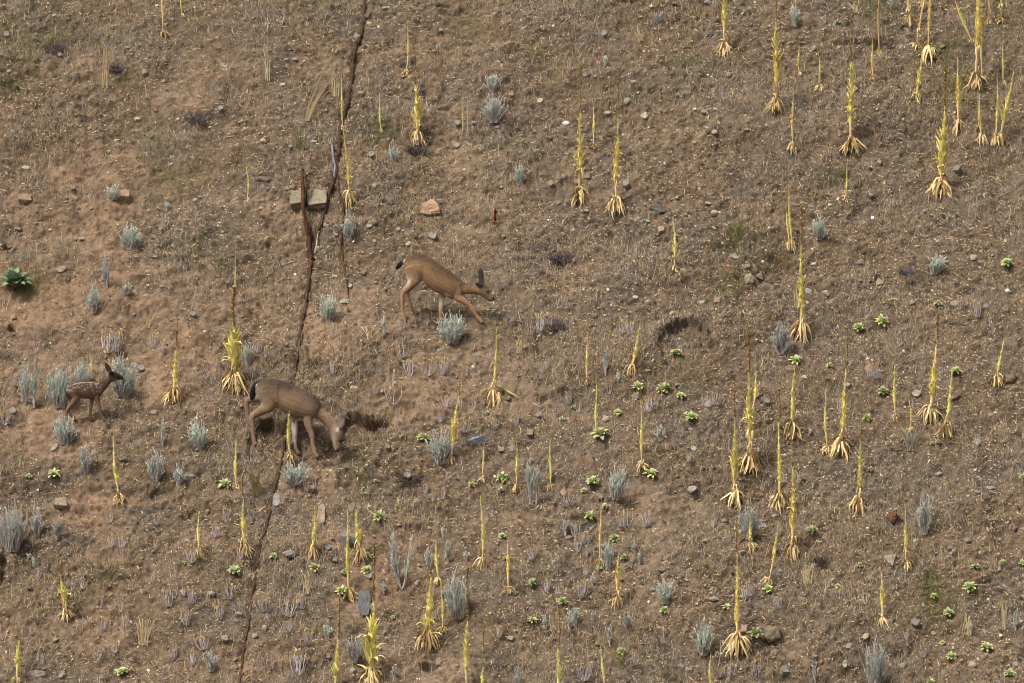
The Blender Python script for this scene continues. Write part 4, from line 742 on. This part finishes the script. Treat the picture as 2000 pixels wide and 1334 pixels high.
# rust-red dock and reddish burl
def dock(x, y, h, wd, colr, label, name, cat):
    B = at1(x, y); a = Acc(); n = 3; hm = h / PXM
    t = np.linspace(0, 1, 6); tip = np.stack([RS.uniform(-.3, .3, n) * wd / PXM, RS.uniform(-.05, .05, n), hm * RS.uniform(.7, 1, n)], 1)
    p = B + tip[:, None] * t[None, :, None]; a.tubes(p, np.full((n, 6), .006), np.tile(lin(*colr), (n, 1)), 4)
    m_ = 160; i = RS.randint(0, n, m_); j = RS.randint(1, 6, m_); q = p[i, j]; d = norm(RS.normal(0, 1, (m_, 3))); lg = RS.uniform(.3, 1, (m_, 1)) * wd / PXM * .4
    a.ribbons(np.stack([q, q + d * lg * .5, q + d * lg], 1), norm(RS.normal(0, 1, (m_, 3))), lg * np.array([[.2, .35, .1]]), lin(*colr) * RS.uniform(.6, 1.3, (m_, 1)))
    o = a.make(name, M['root'], origin=B); o.location = B; tag(o, label, cat)
dock(967, 442, 40, 12, (112, 44, 32), 'small rust-red dried dock plant right of the orange-brown boulder', 'dried_dock', 'weed')
ob = rock(1744, 1014, 28, 32, 'round', (112, 58, 40), '', '', .35, 0, 'wood_burl'); THINGS.pop(); ob.data.materials[0] = M['root']
tag(ob, 'reddish brown rounded stump burl half buried beside a thin mullein', 'burl')
def scrap(x, y, wd, h, label):
    B = at1(x, y); rs = np.random.RandomState(int(x)); a = Acc()
    for q in range(4):
        az = rs.uniform(0, 6.28); t = np.linspace(-1, 1, 6)
        e = np.array([math.cos(az), 0, 0]) + Tn * math.sin(az); p = B + Nn * .02 + e * t[:, None] * wd / PXM * .45 + Nn * (np.sin(t * 4 + q)[:, None] * .012 + .01)
        sd = np.cross(e, Nn)[None]; a.ribbons(p[None], sd, np.array([[.1, .5, .9, .7, .6, .1]]) * h / PXM * .35, np.tile(lin(206, 208, 216), (1, 1)) * rs.uniform(.85, 1.05))
    o = a.make('crumpled_scrap', M['scrap'], origin=B); o.location = B; tag(o, label, 'litter')
scrap(1105, 242, 17, 9, 'crumpled white scrap lying left of a tall brown-tipped mullein')
scrap(1357, 215, 9, 5, 'tiny white scrap below dark rubble in the upper middle')
scrap(1704, 427, 11, 8, 'small white scrap on bare dirt right of a small sagebrush')
scrap(1967, 569, 12, 5, 'thin white scrap near the right edge of the slope')

# ------------------------------------------------------------------ the deer
def loft(rings, closed_ends=True):
    """rings (k,n,3) -> verts, faces"""
    k, n = rings.shape[:2]; V = rings.reshape(-1, 3); i = np.arange(k - 1)[:, None] * n; j = np.arange(n)[None]; j2 = (j + 1) % n
    F = [np.stack([(i + j).ravel(), (i + j2).ravel(), (i + n + j2).ravel(), (i + n + j).ravel()], 1)]
    c0, c1 = len(V), len(V) + 1
    V = np.concatenate([V, rings[0].mean(0)[None], rings[-1].mean(0)[None]]); jj = np.arange(n); jk = (jj + 1) % n
    F.append(np.stack([jk, jj, np.full(n, c0)], 1)); F.append(np.stack([jj + (k - 1) * n, jk + (k - 1) * n, np.full(n, c1)], 1))
    return V, F
def resample(A, f=4):
    """Catmull-Rom through the rows of A"""
    A = np.asarray(A, float); n = len(A); E = np.concatenate([2 * A[:1] - A[1:2], A, 2 * A[-1:] - A[-2:-1]]); out = []
    for i in range(n - 1):
        p0, p1, p2, p3 = E[i:i + 4]
        for t in np.arange(f) / f: out.append(.5 * (2 * p1 + (p2 - p0) * t + (2 * p0 - 5 * p1 + 4 * p2 - p3) * t * t + (3 * p1 - p0 - 3 * p2 + p3) * t ** 3))
    out.append(A[-1]); return np.array(out)
TH16 = np.arange(18) / 18 * 2 * math.pi

def deer(key, label, name, cat):
    d = DEER[key]; S = d['s'] * PXM; co = d['col']
    def W(X, Y, lat):
        X = np.asarray(X, float); px, py = zpx(d, X, Y); Yw = d['Y0'] + d['k'] * (px - d['xc']) / PXM
        P0 = unproj(px, py, Yw); P0[..., 1] += np.asarray(lat) / S; return P0
    parts = []
    def pairs(sec):
        A = resample([[a[0], a[1], b[0], b[1], l] for a, b, l in sec], 4); cx, cy = (A[:, 0] + A[:, 2]) / 2, (A[:, 1] + A[:, 3]) / 2; hx, hy = (A[:, 0] - A[:, 2]) / 2, (A[:, 1] - A[:, 3]) / 2
        def ring(i, s=1.0, dx=0, dy=0):
            c_, s_ = np.cos(TH16), np.sin(TH16); ex = np.sign(s_) * np.abs(s_) ** .92
            return W(cx[i] + dx + hx[i] * c_ * s, cy[i] + dy + hy[i] * c_ * s, A[i, 4] * ex * s)
        m_ = len(A); ux, uy = cx[0] - cx[1], cy[0] - cy[1]; q = min(1, 10 / max(1e-3, math.hypot(ux, uy))); vx, vy = cx[-1] - cx[-2], cy[-1] - cy[-2]; q2 = min(1, 8 / max(1e-3, math.hypot(vx, vy)))
        R_ = [ring(0, .55, ux * q, uy * q)] + [ring(i) for i in range(m_)] + [ring(m_ - 1, .6, vx * q2, vy * q2)]
        return loft(np.array(R_))
    def chain(sec, lat0, lat1=None):
        A = resample(sec, 4); m_ = len(A); tx, ty = np.gradient(A[:, 0]), np.gradient(A[:, 1]); L = np.hypot(tx, ty) + 1e-6; nx, ny = -ty / L, tx / L
        lat = np.full(m_, lat0, float) if lat1 is None else np.linspace(lat0, lat1, m_)
        R_ = [W(A[i, 0] + nx[i] * A[i, 2] * np.cos(TH16), A[i, 1] + ny[i] * A[i, 2] * np.cos(TH16), lat[i] + A[i, 3] * np.sin(TH16)) for i in range(m_)]
        return loft(np.array(R_))
    parts += [pairs(d['torso']), pairs(d['neck']), pairs(d['head'])]
    for lat, sec in d['legs']:
        l0 = np.array(sec, float); m_ = len(l0); inn = np.linspace(.62, 1, m_) * lat                 # legs start inside the trunk
        A = np.c_[l0, inn]; A = resample(A, 4); n_ = len(A); tx, ty = np.gradient(A[:, 0]), np.gradient(A[:, 1]); L = np.hypot(tx, ty) + 1e-6
        R_ = [W(A[i, 0] - ty[i] / L[i] * A[i, 2] * np.cos(TH16), A[i, 1] + tx[i] / L[i] * A[i, 2] * np.cos(TH16), A[i, 4] + A[i, 3] * np.sin(TH16)) for i in range(n_)]
        parts.append(loft(np.array(R_)))
    for l0, l1, sec in d['ears']: parts.append(chain(sec, l0, l1))
    V = []; F4 = []; F3 = []; n = 0
    for v, f in parts:
        V.append(v); F4.append(f[0] + n); F3 += [f[1] + n, f[2] + n]; n += len(v)
    tmp = build('tmp', np.concatenate(V), [np.concatenate(F4), np.concatenate(F3)])
    bmx = bmesh.new(); bmx.from_mesh(tmp.data); bmesh.ops.recalc_face_normals(bmx, faces=bmx.faces[:]); bmx.to_mesh(tmp.data); bmx.free()
    rm = tmp.modifiers.new('r', 'REMESH'); rm.mode = 'VOXEL'; rm.voxel_size = d['vox']; rm.use_smooth_shade = True
    sm = tmp.modifiers.new('s', 'SMOOTH'); sm.factor = .5; sm.iterations = 7
    dg = bpy.context.evaluated_depsgraph_get(); me = bpy.data.meshes.new_from_object(tmp.evaluated_get(dg))
    bpy.data.objects.remove(tmp)
    nv = len(me.vertices); Vv = np.zeros(nv * 3, np.float32); me.vertices.foreach_get('co', Vv); Vv = Vv.reshape(-1, 3).astype(float)
    # back to the animal's own side-view coordinates for the coat pattern and painted flank-crease shade
    px, py = proj(np.c_[Vv[:, 0], np.full(nv, 0), Vv[:, 2]])
    lat = np.zeros(nv); Xz = np.zeros(nv); Yz = np.zeros(nv)
    for _ in range(2):
        Yw = d['Y0'] + d['k'] * (px - d['xc']) / PXM; q = np.stack([Vv[:, 0], Yw, Vv[:, 2]], 1); px, py = proj(q)
    Xz = (px - d['o'][0]) * d['s']; Yz = (py - d['o'][1]) * d['s']; lat = (Vv[:, 1] - Yw) * S
    top = np.array([a for a, b, l in d['torso']], float); bot = np.array([b for a, b, l in d['torso']], float)
    ty = np.interp(Xz, top[:, 0], top[:, 1]); by = np.interp(Xz, bot[:, 0], bot[:, 1])
    tz = (Yz - ty) / np.maximum(by - ty, 30)
    def mix(c, new, a): return c * (1 - a[:, None]) + new * a[:, None]
    col = np.tile(co['side'], (nv, 1))
    nz = vnoise(Xz / 60, Yz / 60, 61) * .09 + vnoise(Xz / 16, Yz / 7, 62) * .05
    col = mix(col, co['back'], (1 - sstep(-.05, .62, tz + nz)) * .95)
    col = mix(col, co['belly'], sstep(.78, 1.02, tz + nz * .5) * .5)
    col = mix(col, co['leg'], sstep(1.02, 1.3, tz) * .85)
    inner = (Yz > by - 30) & (lat > 0)
    def blob(X, Y, rx, ry, c, a, lo=-999, hi=999):
        nonlocal col
        g_ = np.exp(-((Xz - X) / rx) ** 2 - ((Yz - Y) / ry) ** 2) * (lat >= lo) * (lat <= hi) * a; col = mix(col, c, np.clip(g_, 0, 1))
    blk = lin(34, 30, 30); wh = co['white']
    d['paint'](blob, co, blk, wh)
    if key == 'fawn':
        rs2 = np.random.RandomState(4)
        for q in range(115):
            X = rs2.uniform(585, 925); t0 = rs2.uniform(.06, .72)
            if q < 26: X = 600 + q * 11.5; t0 = .07 + .02 * rs2.rand()
            Y = np.interp(X, top[:, 0], top[:, 1]); Y = Y + t0 * (np.interp(X, bot[:, 0], bot[:, 1]) - Y)
            r_ = rs2.uniform(3.0, 5.0); blob(X, Y, r_ * 1.2, r_, wh * .66, .7, -999, 20)
    col = col * (1 + nz[:, None] * .55)
    a_ = me.color_attributes.new('Col', 'FLOAT_COLOR', 'POINT'); cc = np.ones((nv, 4), np.float32); cc[:, :3] = np.clip(col, 0, 1); a_.data.foreach_set('color', cc.ravel())
    nrm = np.zeros(nv * 3, np.float32); me.vertices.foreach_get('normal', nrm); nrm = nrm.reshape(-1, 3)
    rf = np.random.RandomState(8); nh = 15000 if key != 'fawn' else 8000; I = rf.randint(0, nv, nh)
    dv = np.array([-1.0, 0, -.55]) + rf.normal(0, .25, (nh, 3)); dv = norm(dv - (dv * nrm[I]).sum(1, keepdims=True) * nrm[I] + nrm[I] * .28)
    lg = rf.uniform(.012, .030, (nh, 1)) * (1 if key != 'fawn' else .7); fr = Acc()
    fr.ribbons(np.stack([Vv[I] - nrm[I] * .002, Vv[I] + dv * lg * .5, Vv[I] + dv * lg], 1), norm(np.cross(dv, nrm[I])), np.full((nh, 3), .0016) * np.array([[1, .9, .3]]), col[I] * rf.uniform(.6, 1.35, (nh, 1)))
    hz = np.array(d['hoof'], float); O = W(hz[:, 0].mean(), hz[:, 1].mean(), 0)
    root = empty(name, O)
    me.transform(Matrix.Translation(Vector(-O))); me.materials.clear(); me.materials.append(M['coat'])
    o = bpy.data.objects.new('body', me); C.objects.link(o); o.parent = root
    q = fr.make('fur', M['coat'], root, origin=O); q['kind'] = 'stuff'
    def part(nm, v, f, c, m):
        q = build(nm, v - O, f, np.tile(c, (len(v), 1)), m, root); return q
    for (lat_, sec), (hx, hy) in zip(d['legs'], d['hoof']):
        x0, y0, r0, l0 = sec[-1]; v, f = chain([(x0, y0 - 2, r0 * .85, l0 * .85), (x0 + (hx - x0) * .35, y0 + (hy - y0) * .3, r0 * 1.05, l0), (x0 + (hx - x0) * .7, y0 + (hy - y0) * .75, r0 * 1.1, l0), (hx, hy + 3, r0 * .9, l0 * .9)], lat_)
        part('hoof', v, f, lin(48, 46, 52), M['dark'])
    A = np.array(d['tail'], float); v, f = chain(A, 0)
    if True:
        q = part('tail', v, f, lin(30, 27, 28), M['coat'])
        ca = q.data.color_attributes['Col']; px, py = proj(v); yz = (px - d['o'][0]) * d['s']
        k_ = np.exp(-((yz - A[0, 0]) / 26) ** 2)[:, None]; cc = np.ones((len(v), 4), np.float32); cc[:, :3] = lin(30, 27, 28) * (1 - k_) + co['back'] * k_; ca.data.foreach_set('color', cc.ravel())
    def ball(nm, X, Y, lat_, r, c, m, sq=(1, 1, 1)):
        th = np.linspace(0, math.pi, 8); rings = np.array([[np.array([math.sin(a) * math.cos(b) * sq[0], math.sin(a) * math.sin(b) * sq[1], math.cos(a) * sq[2]]) for b in TH16] for a in th[1:-1]]) * r / S + W(X, Y, lat_)
        v, f = loft(rings); part(nm, v, f, c, m)
    hd = np.array([[(a[0] + b[0]) / 2, (a[1] + b[1]) / 2, l] for a, b, l in d['head']]); ex, ey, er = d['eye']
    le = hd[np.argmin(np.hypot(hd[:, 0] - ex, hd[:, 1] - ey)), 2]
    ball('eye', ex, ey, -le * .72, er, lin(18, 14, 12), M['dark']); ball('eye', ex, ey, le * .72, er, lin(18, 14, 12), M['dark'])
    nx_, ny_, nr = d['nose']; ball('nose', nx_, ny_, 0, nr, lin(24, 22, 22), M['dark'], (1, .8, .7))
    tag(root, label, cat, None)
    return root
def paint_tan(blob, co, blk, wh):
    for (X, Y, rx, ry, a) in [(462,360,16,30,.9),(478,430,14,45,.75),(498,500,14,45,.75),(520,540,18,40,.5),(470,345,30,10,.7)]: blob(X, Y, rx, ry, wh * .85, a, -25, 60)
    blob(500, 560, 22, 60, wh * .8, .7); blob(460, 620, 30, 30, wh * .75, .35)
    blob(835, 770, 40, 75, wh, .95, 10); blob(890, 690, 34, 26, wh, .8, -60); blob(650, 545, 20, 30, wh * .8, .5)
    blob(640, 430, 14, 90, co['back'], .3); blob(1250, 650, 70, 60, co['face'], .6); blob(1222, 650, 22, 30, lin(190, 160, 124), .55); blob(1285, 610, 34, 22, lin(64, 52, 46), .85)  # first blob paints the flank crease's shade into the coat; the rest is markings
    blob(1320, 655, 20, 16, lin(60, 50, 46), .7); blob(1300, 664, 15, 13, blk, .9); blob(1318, 720, 26, 14, lin(150, 134, 118), .5); blob(1312, 750, 15, 10, blk, .9); blob(1358, 735, 18, 16, blk, 1)
    blob(1228, 480, 40, 60, lin(66, 60, 62), .95, -40, 40); blob(1232, 560, 26, 26, lin(84, 72, 64), .8, -40, 40)
    blob(1212, 596, 34, 26, lin(104, 88, 78), .9, -999, -34); blob(1190, 578, 20, 14, lin(52, 46, 46), .9, -999, -40)
    blob(610, 300, 90, 18, lin(78, 62, 52), .5)
def paint_gray(blob, co, blk, wh):
    for (X, Y, rx, ry, a) in [(366,520,14,26,.9),(372,560,12,40,.7),(405,640,12,40,.4)]: blob(X, Y, rx, ry, wh * .8, a, -30, 60)
    blob(570, 560, 9, 120, lin(62, 50, 42), .65); blob(572, 730, 28, 30, wh * .8, .75); blob(600, 755, 40, 24, wh * .75, .5)  # narrow dark blob is flank-crease shade put into the coat colour
    blob(712, 880, 40, 100, wh, .95, 10); blob(722, 1010, 30, 50, wh * .8, .5, 10); blob(640, 660, 80, 70, lin(158, 128, 98), .5); blob(850, 790, 60, 30, lin(150, 126, 104), .5)
    blob(1105, 912, 20, 18, wh, .9); blob(1070, 1000, 20, 60, wh * .75, .6); blob(1140, 960, 24, 60, lin(104, 90, 78), .6); blob(1130, 1012, 18, 16, blk, .9); blob(1100, 1104, 24, 16, blk, .95); blob(1085, 1085, 12, 12, wh * .5, .5)
    blob(1152, 800, 44, 46, lin(74, 68, 70), .85); blob(1146, 858, 20, 36, lin(150, 140, 134), .75, -999, -34); blob(940, 750, 20, 60, lin(80, 66, 54), .35); blob(480, 470, 120, 22, lin(74, 60, 50), .5)
def paint_fawn(blob, co, blk, wh):
    blob(574, 640, 12, 34, wh * .9, .8, -20, 40); blob(760, 700, 90, 26, co['belly'], .7); blob(1085, 486, 16, 22, blk, .85); blob(1126, 502, 16, 14, blk, .95); blob(1055, 455, 30, 14, lin(66, 48, 40), .7)
    blob(1060, 520, 40, 14, lin(166, 140, 116), .6); blob(970, 385, 34, 46, lin(66, 48, 42), .9); blob(1015, 448, 20, 22, lin(52, 38, 34), .9, -999, -22); blob(985, 570, 40, 50, lin(140, 106, 82), .45); blob(940, 640, 30, 40, lin(150, 120, 98), .5)
    blob(812, 760, 24, 70, wh * .75, .5, 8)
DEER['tan']['paint'] = paint_tan; DEER['gray']['paint'] = paint_gray; DEER['fawn']['paint'] = paint_fawn
deer('tan', 'tan adult deer stepping right with head low, above a silver sagebrush', 'deer', 'deer')
deer('gray', 'gray-brown adult deer grazing with its nose to the ground across the root rut', 'deer', 'deer')
deer('fawn', 'white-spotted reddish fawn standing between two silver sagebrushes', 'fawn', 'fawn')

# ------------------------------------------------------------------ ground cover nobody could count
def scatter(n, seed, dens=None):
    rs_ = np.random.RandomState(seed); u = rs_.uniform(-9.7, 9.7, n); v = rs_.uniform(-8.5, 8.5, n)
    if dens is not None:
        k_ = rs_.rand(n) < dens(u, v); u, v = u[k_], v[k_]
    return u, v, rs_
BR = lambda u, v: gget(bare, u, v)
# gravel
u, v, rs = scatter(190000, 401, lambda u, v: np.clip(.45 + .35 * vnoise(u / .9, v / .7, 71) + .045 * u + .25 * vnoise(u / .25, v / .25, 72), .06, 1))
n = len(u); size = np.clip(np.exp(rs.normal(-4.6, .5, n)), .005, .042)
protoV, protoF = [], []
for i in range(6):
    me = rock_mesh(500 + i, 'sharp', 1, .8, .5, False); q = np.zeros(len(me.vertices) * 3); me.vertices.foreach_get('co', q); protoV.append(q.reshape(-1, 3)); protoF.append(np.array([list(p.vertices) for p in me.polygons if len(p.vertices) == 3]))
pal = np.stack([lin(140, 114, 90), lin(120, 101, 84), lin(168, 146, 118), lin(138, 130, 118), lin(150, 117, 90), lin(196, 180, 152), lin(88, 74, 62), lin(160, 160, 146), lin(206, 198, 180)])
pc = pal[rs.choice(9, n, p=[.16, .12, .17, .12, .10, .13, .10, .06, .04])] * rs.uniform(.8, 1.1, (n, 1))
ga = Acc(); which = rs.randint(0, 6, n)
for i in range(6):
    I = np.where(which == i)[0]; m_ = len(I); pv_, pf_ = protoV[i], protoF[i]; a_ = rs.uniform(0, 6.28, m_); tl_ = rs.normal(0, .4, (m_, 2))
    ex = np.cos(a_)[:, None] * np.array([1.0, 0, 0]) + np.sin(a_)[:, None] * Tn; ez = norm(Nn + tl_[:, :1] * np.array([1.0, 0, 0]) + tl_[:, 1:] * Tn); ey = norm(np.cross(ez, ex)); ex = np.cross(ey, ez)
    sc_ = size[I][:, None, None]; Pq = uvP(u[I], v[I])[:, None] + sc_ * (pv_[None, :, :1] * ex[:, None] + pv_[None, :, 1:2] * ey[:, None] + (pv_[None, :, 2:] + .15) * ez[:, None])
    F = (np.arange(m_)[:, None, None] * len(pv_) + pf_[None]).reshape(-1, 3)
    ga.add(Pq.reshape(-1, 3), F, np.repeat(pc[I], len(pv_), 0))
o = ga.make('gravel', M['gravel'], smooth=False); o['kind'] = 'stuff'
# litter: twigs, straw and curled dead leaves lying about
u, v, rs = scatter(280000, 402, lambda u, v: np.clip(.85 - .7 * BR(u, v) + .3 * vnoise(u / .5, v / .4, 73), .05, 1))
n = len(u); ln = np.clip(np.exp(rs.normal(-3.35, .5, n)), .012, .16); az = rs.uniform(0, 6.28, n)
e = np.cos(az)[:, None] * np.array([1.0, 0, 0]) + np.sin(az)[:, None] * Tn; e = norm(e + Nn * rs.normal(.08, .3, (n, 1)))
b0 = uvP(u, v, rs.uniform(.002, .022, n)); bend = np.cross(e, Nn) * rs.normal(0, .25, (n, 1)) + Nn * rs.normal(0.05, .18, (n, 1))
tt = np.array([-.5, 0, .5])
pth = b0[:, None] + ln[:, None, None] * (e[:, None] * tt[None, :, None] + bend[:, None] * (.25 - tt ** 2)[None, :, None])
pal = np.stack([lin(88, 70, 54), lin(124, 103, 80), lin(160, 138, 110), lin(188, 164, 126), lin(66, 53, 43), lin(150, 140, 130), lin(206, 186, 150)])
lc = pal[rs.choice(7, n, p=[.2, .22, .18, .13, .14, .08, .05])] * rs.uniform(.75, 1.1, (n, 1))
sd = norm(np.cross(e, Nn + rs.normal(0, .5, (n, 3)))); hw = np.clip(rs.normal(.0042, .002, n), .0015, .011)[:, None] * np.array([[.7, 1, .5]])
la = Acc(); la.ribbons(pth, sd, hw, lc); o = la.make('plant_litter', M['litter']); o['kind'] = 'stuff'
# standing dry grass
u, v, rs = scatter(190000, 403, lambda u, v: np.clip(sstep(.0, .75, vnoise(u / 1.1 + 4, v / .9, 74) * .7 + vnoise(u / .22, v / .2, 75) * .6 + .2) * (.95 - .45 * BR(u, v)), .03, 1))
n = len(u); ln = np.clip(np.exp(rs.normal(-2.38, .5, n)), .02, .34)
dl = rs.normal(0, .28, (n, 2)); b0 = uvP(u, v, -.003); d_ = norm(np.stack([dl[:, 0], dl[:, 1] - .12, np.ones(n)], 1)); tt = np.linspace(0, 1, 4); bd = rs.normal(0, .22, (n, 3)); bd[:, 2] = -np.abs(bd[:, 2])
olive = sstep(.1, .7, vnoise(u / 1.6 + 20, v / 1.4, 76))[:, None] * .7
gy = (rs.rand(n, 1) < .35); ln = ln * np.where(gy[:, 0], 1.4, 1)
pth = b0[:, None] + ln[:, None, None] * (d_[:, None] * tt[None, :, None] + bd[:, None] * (tt ** 2)[None, :, None])
olive = sstep(.1, .7, vnoise(u / 1.6 + 20, v / 1.4, 76))[:, None] * .7
lc = np.where(gy, lin(184, 172, 164), lin(204, 180, 138) * (1 - olive) + lin(160, 146, 98) * olive) * rs.uniform(.55, 1.12, (n, 1))
sd = norm(np.stack([np.ones(n), rs.normal(0, .6, n), np.zeros(n)], 1)); hw = rs.uniform(.0016, .0042, n)[:, None] * np.array([[1, .9, .7, .25]])
gr = Acc(); gr.ribbons(pth, sd, hw, lc); o = gr.make('dry_grass', M['grass']); o['kind'] = 'stuff'
# thin green and olive herbs in patches
HB = [(745,255,40,30,.8),(130,75,60,30,.5),(40,90,60,60,.35),(300,250,60,40,.3),(250,160,40,40,.4),(1850,100,70,40,.5),(1960,30,50,40,.4),(1440,470,60,40,.4),(1060,110,50,30,.3),(900,60,70,40,.35),(340,340,80,50,.35),(20,170,30,20,.8),(1335,740,60,30,.2),(1835,1185,40,60,.4),
      (1810,1150,30,50,.5),(400,500,70,60,.2),(700,930,30,30,.5),(950,640,40,30,.2),(1700,1060,60,60,.15),(1500,520,60,50,.2),(215,1130,30,25,.5),(1640,345,40,20,.5),(1870,170,60,40,.4),(1420,560,50,50,.25),(800,1050,0.1,.1,0),(60,560,60,30,.6),(1700,20,70,30,.4),(1350,120,60,40,.25)]
ha = Acc(); rs = np.random.RandomState(9)
for (x, y, rx, ry, s_) in HB:
    n = int(rx * ry * s_ * .75)
    if n < 3: continue
    P0 = at(x + rs.normal(0, rx * .55, n), y + rs.normal(0, ry * .5, n)); k_ = 4; tt = np.linspace(0, 1, k_); ln = rs.uniform(.03, .12, n)
    d_ = norm(np.stack([rs.normal(0, .6, n), rs.normal(-.1, .4, n), np.ones(n)], 1)); bd = rs.normal(0, .35, (n, 3))
    pth = P0[:, None] + ln[:, None, None] * (d_[:, None] * tt[None, :, None] + bd[:, None] * (tt ** 2)[None, :, None])
    lc = (lin(122, 126, 70) if s_ < .75 else lin(104, 122, 70)) * rs.uniform(.6, 1.15, (n, 1)); ha.ribbons(pth, norm(rs.normal(0, 1, (n, 3))), rs.uniform(.0015, .0045, n)[:, None] * np.array([[.6, 1, .9, .2]]), lc)
o = ha.make('ground_herbs', M['herb']); o['kind'] = 'stuff'

# ------------------------------------------------------------------ labels: look, then where among its like and beside what
LM = [('the tan deer', 865, 565), ('the grazing deer', 585, 815), ('the spotted fawn', 185, 765), ('the two pale boulders', 603, 395), ('the orange-brown boulder', 840, 414), ('the dark scooped hollow', 1338, 672), ('the dark hole by the grazing deer', 697, 832),
      ('the blue-gray upright slab', 712, 1178), ('the gray squarish boulder', 681, 1058), ('the dark flat angular boulder', 1286, 411), ('the crumpled white scrap', 1105, 242), ('the reddish brown burl', 1744, 1014), ('the large dark green rosette', 28, 545), ('the triangular tan rock', 1738, 1098),
      ('the large brown boulder', 1508, 1240), ('the purple-gray brush mound', 1098, 500), ('the rounded tan boulder', 1463, 548), ('the forked sagebrush', 785, 1110), ('the rust-red dock', 967, 425), ('the brown buried boulder', 1867, 775),
      ('the top left corner', 0, 0), ('the top right corner', 2000, 0), ('the bottom left corner', 0, 1334), ('the bottom right corner', 2000, 1334)]
SELF = {(617, 394), (584, 394)}
DIRS = ['right of', 'down-right of', 'below', 'down-left of', 'left of', 'up-left of', 'above', 'up-right of']
ORD = ['nearest', 'second nearest', 'third nearest', 'fourth nearest', 'fifth nearest', 'sixth nearest', 'seventh nearest', 'eighth nearest', 'ninth nearest', 'tenth nearest'] + [f'{i}th nearest' for i in range(11, 90)]
bycat = {}
for th in THINGS: bycat.setdefault(th[3], []).append(th)
for cat, L_ in bycat.items():
    X = np.array([[t_[4], t_[5]] for t_ in L_], float); nT = len(L_); cand = [[] for _ in range(nT)]
    for (txt, lx, ly) in LM:
        dv = X - np.array([lx, ly]); ds = np.hypot(dv[:, 0], dv[:, 1]); sec_ = np.round(np.arctan2(dv[:, 1], dv[:, 0]) / (math.pi / 4)).astype(int) % 8
        for sct in range(8):
            I = np.where(sec_ == sct)[0]; I = I[np.argsort(ds[I])]
            for rk, i in enumerate(I):
                if ds[i] < 12 or (txt == 'the two pale boulders' and ds[i] < 30 and cat == 'rock'): continue
                cand[i].append((rk * 60 + ds[i], rk, sct, txt, len(I)))
    for t_, cd_ in zip(L_, cand):
        o, look, noun, cat_, x, y, grp = t_
        _, rk, sct, txt, nI = min(cd_)
        o['label'] = f"{look} {noun}, {ORD[rk]} {DIRS[sct]} {txt}"; o['category'] = cat_
        if grp: o['group'] = grp
for o in bpy.data.objects:                                # the landmark rocks keep a plain label of their own
    pass
print('objects', len(bpy.data.objects), 'things', len(THINGS))
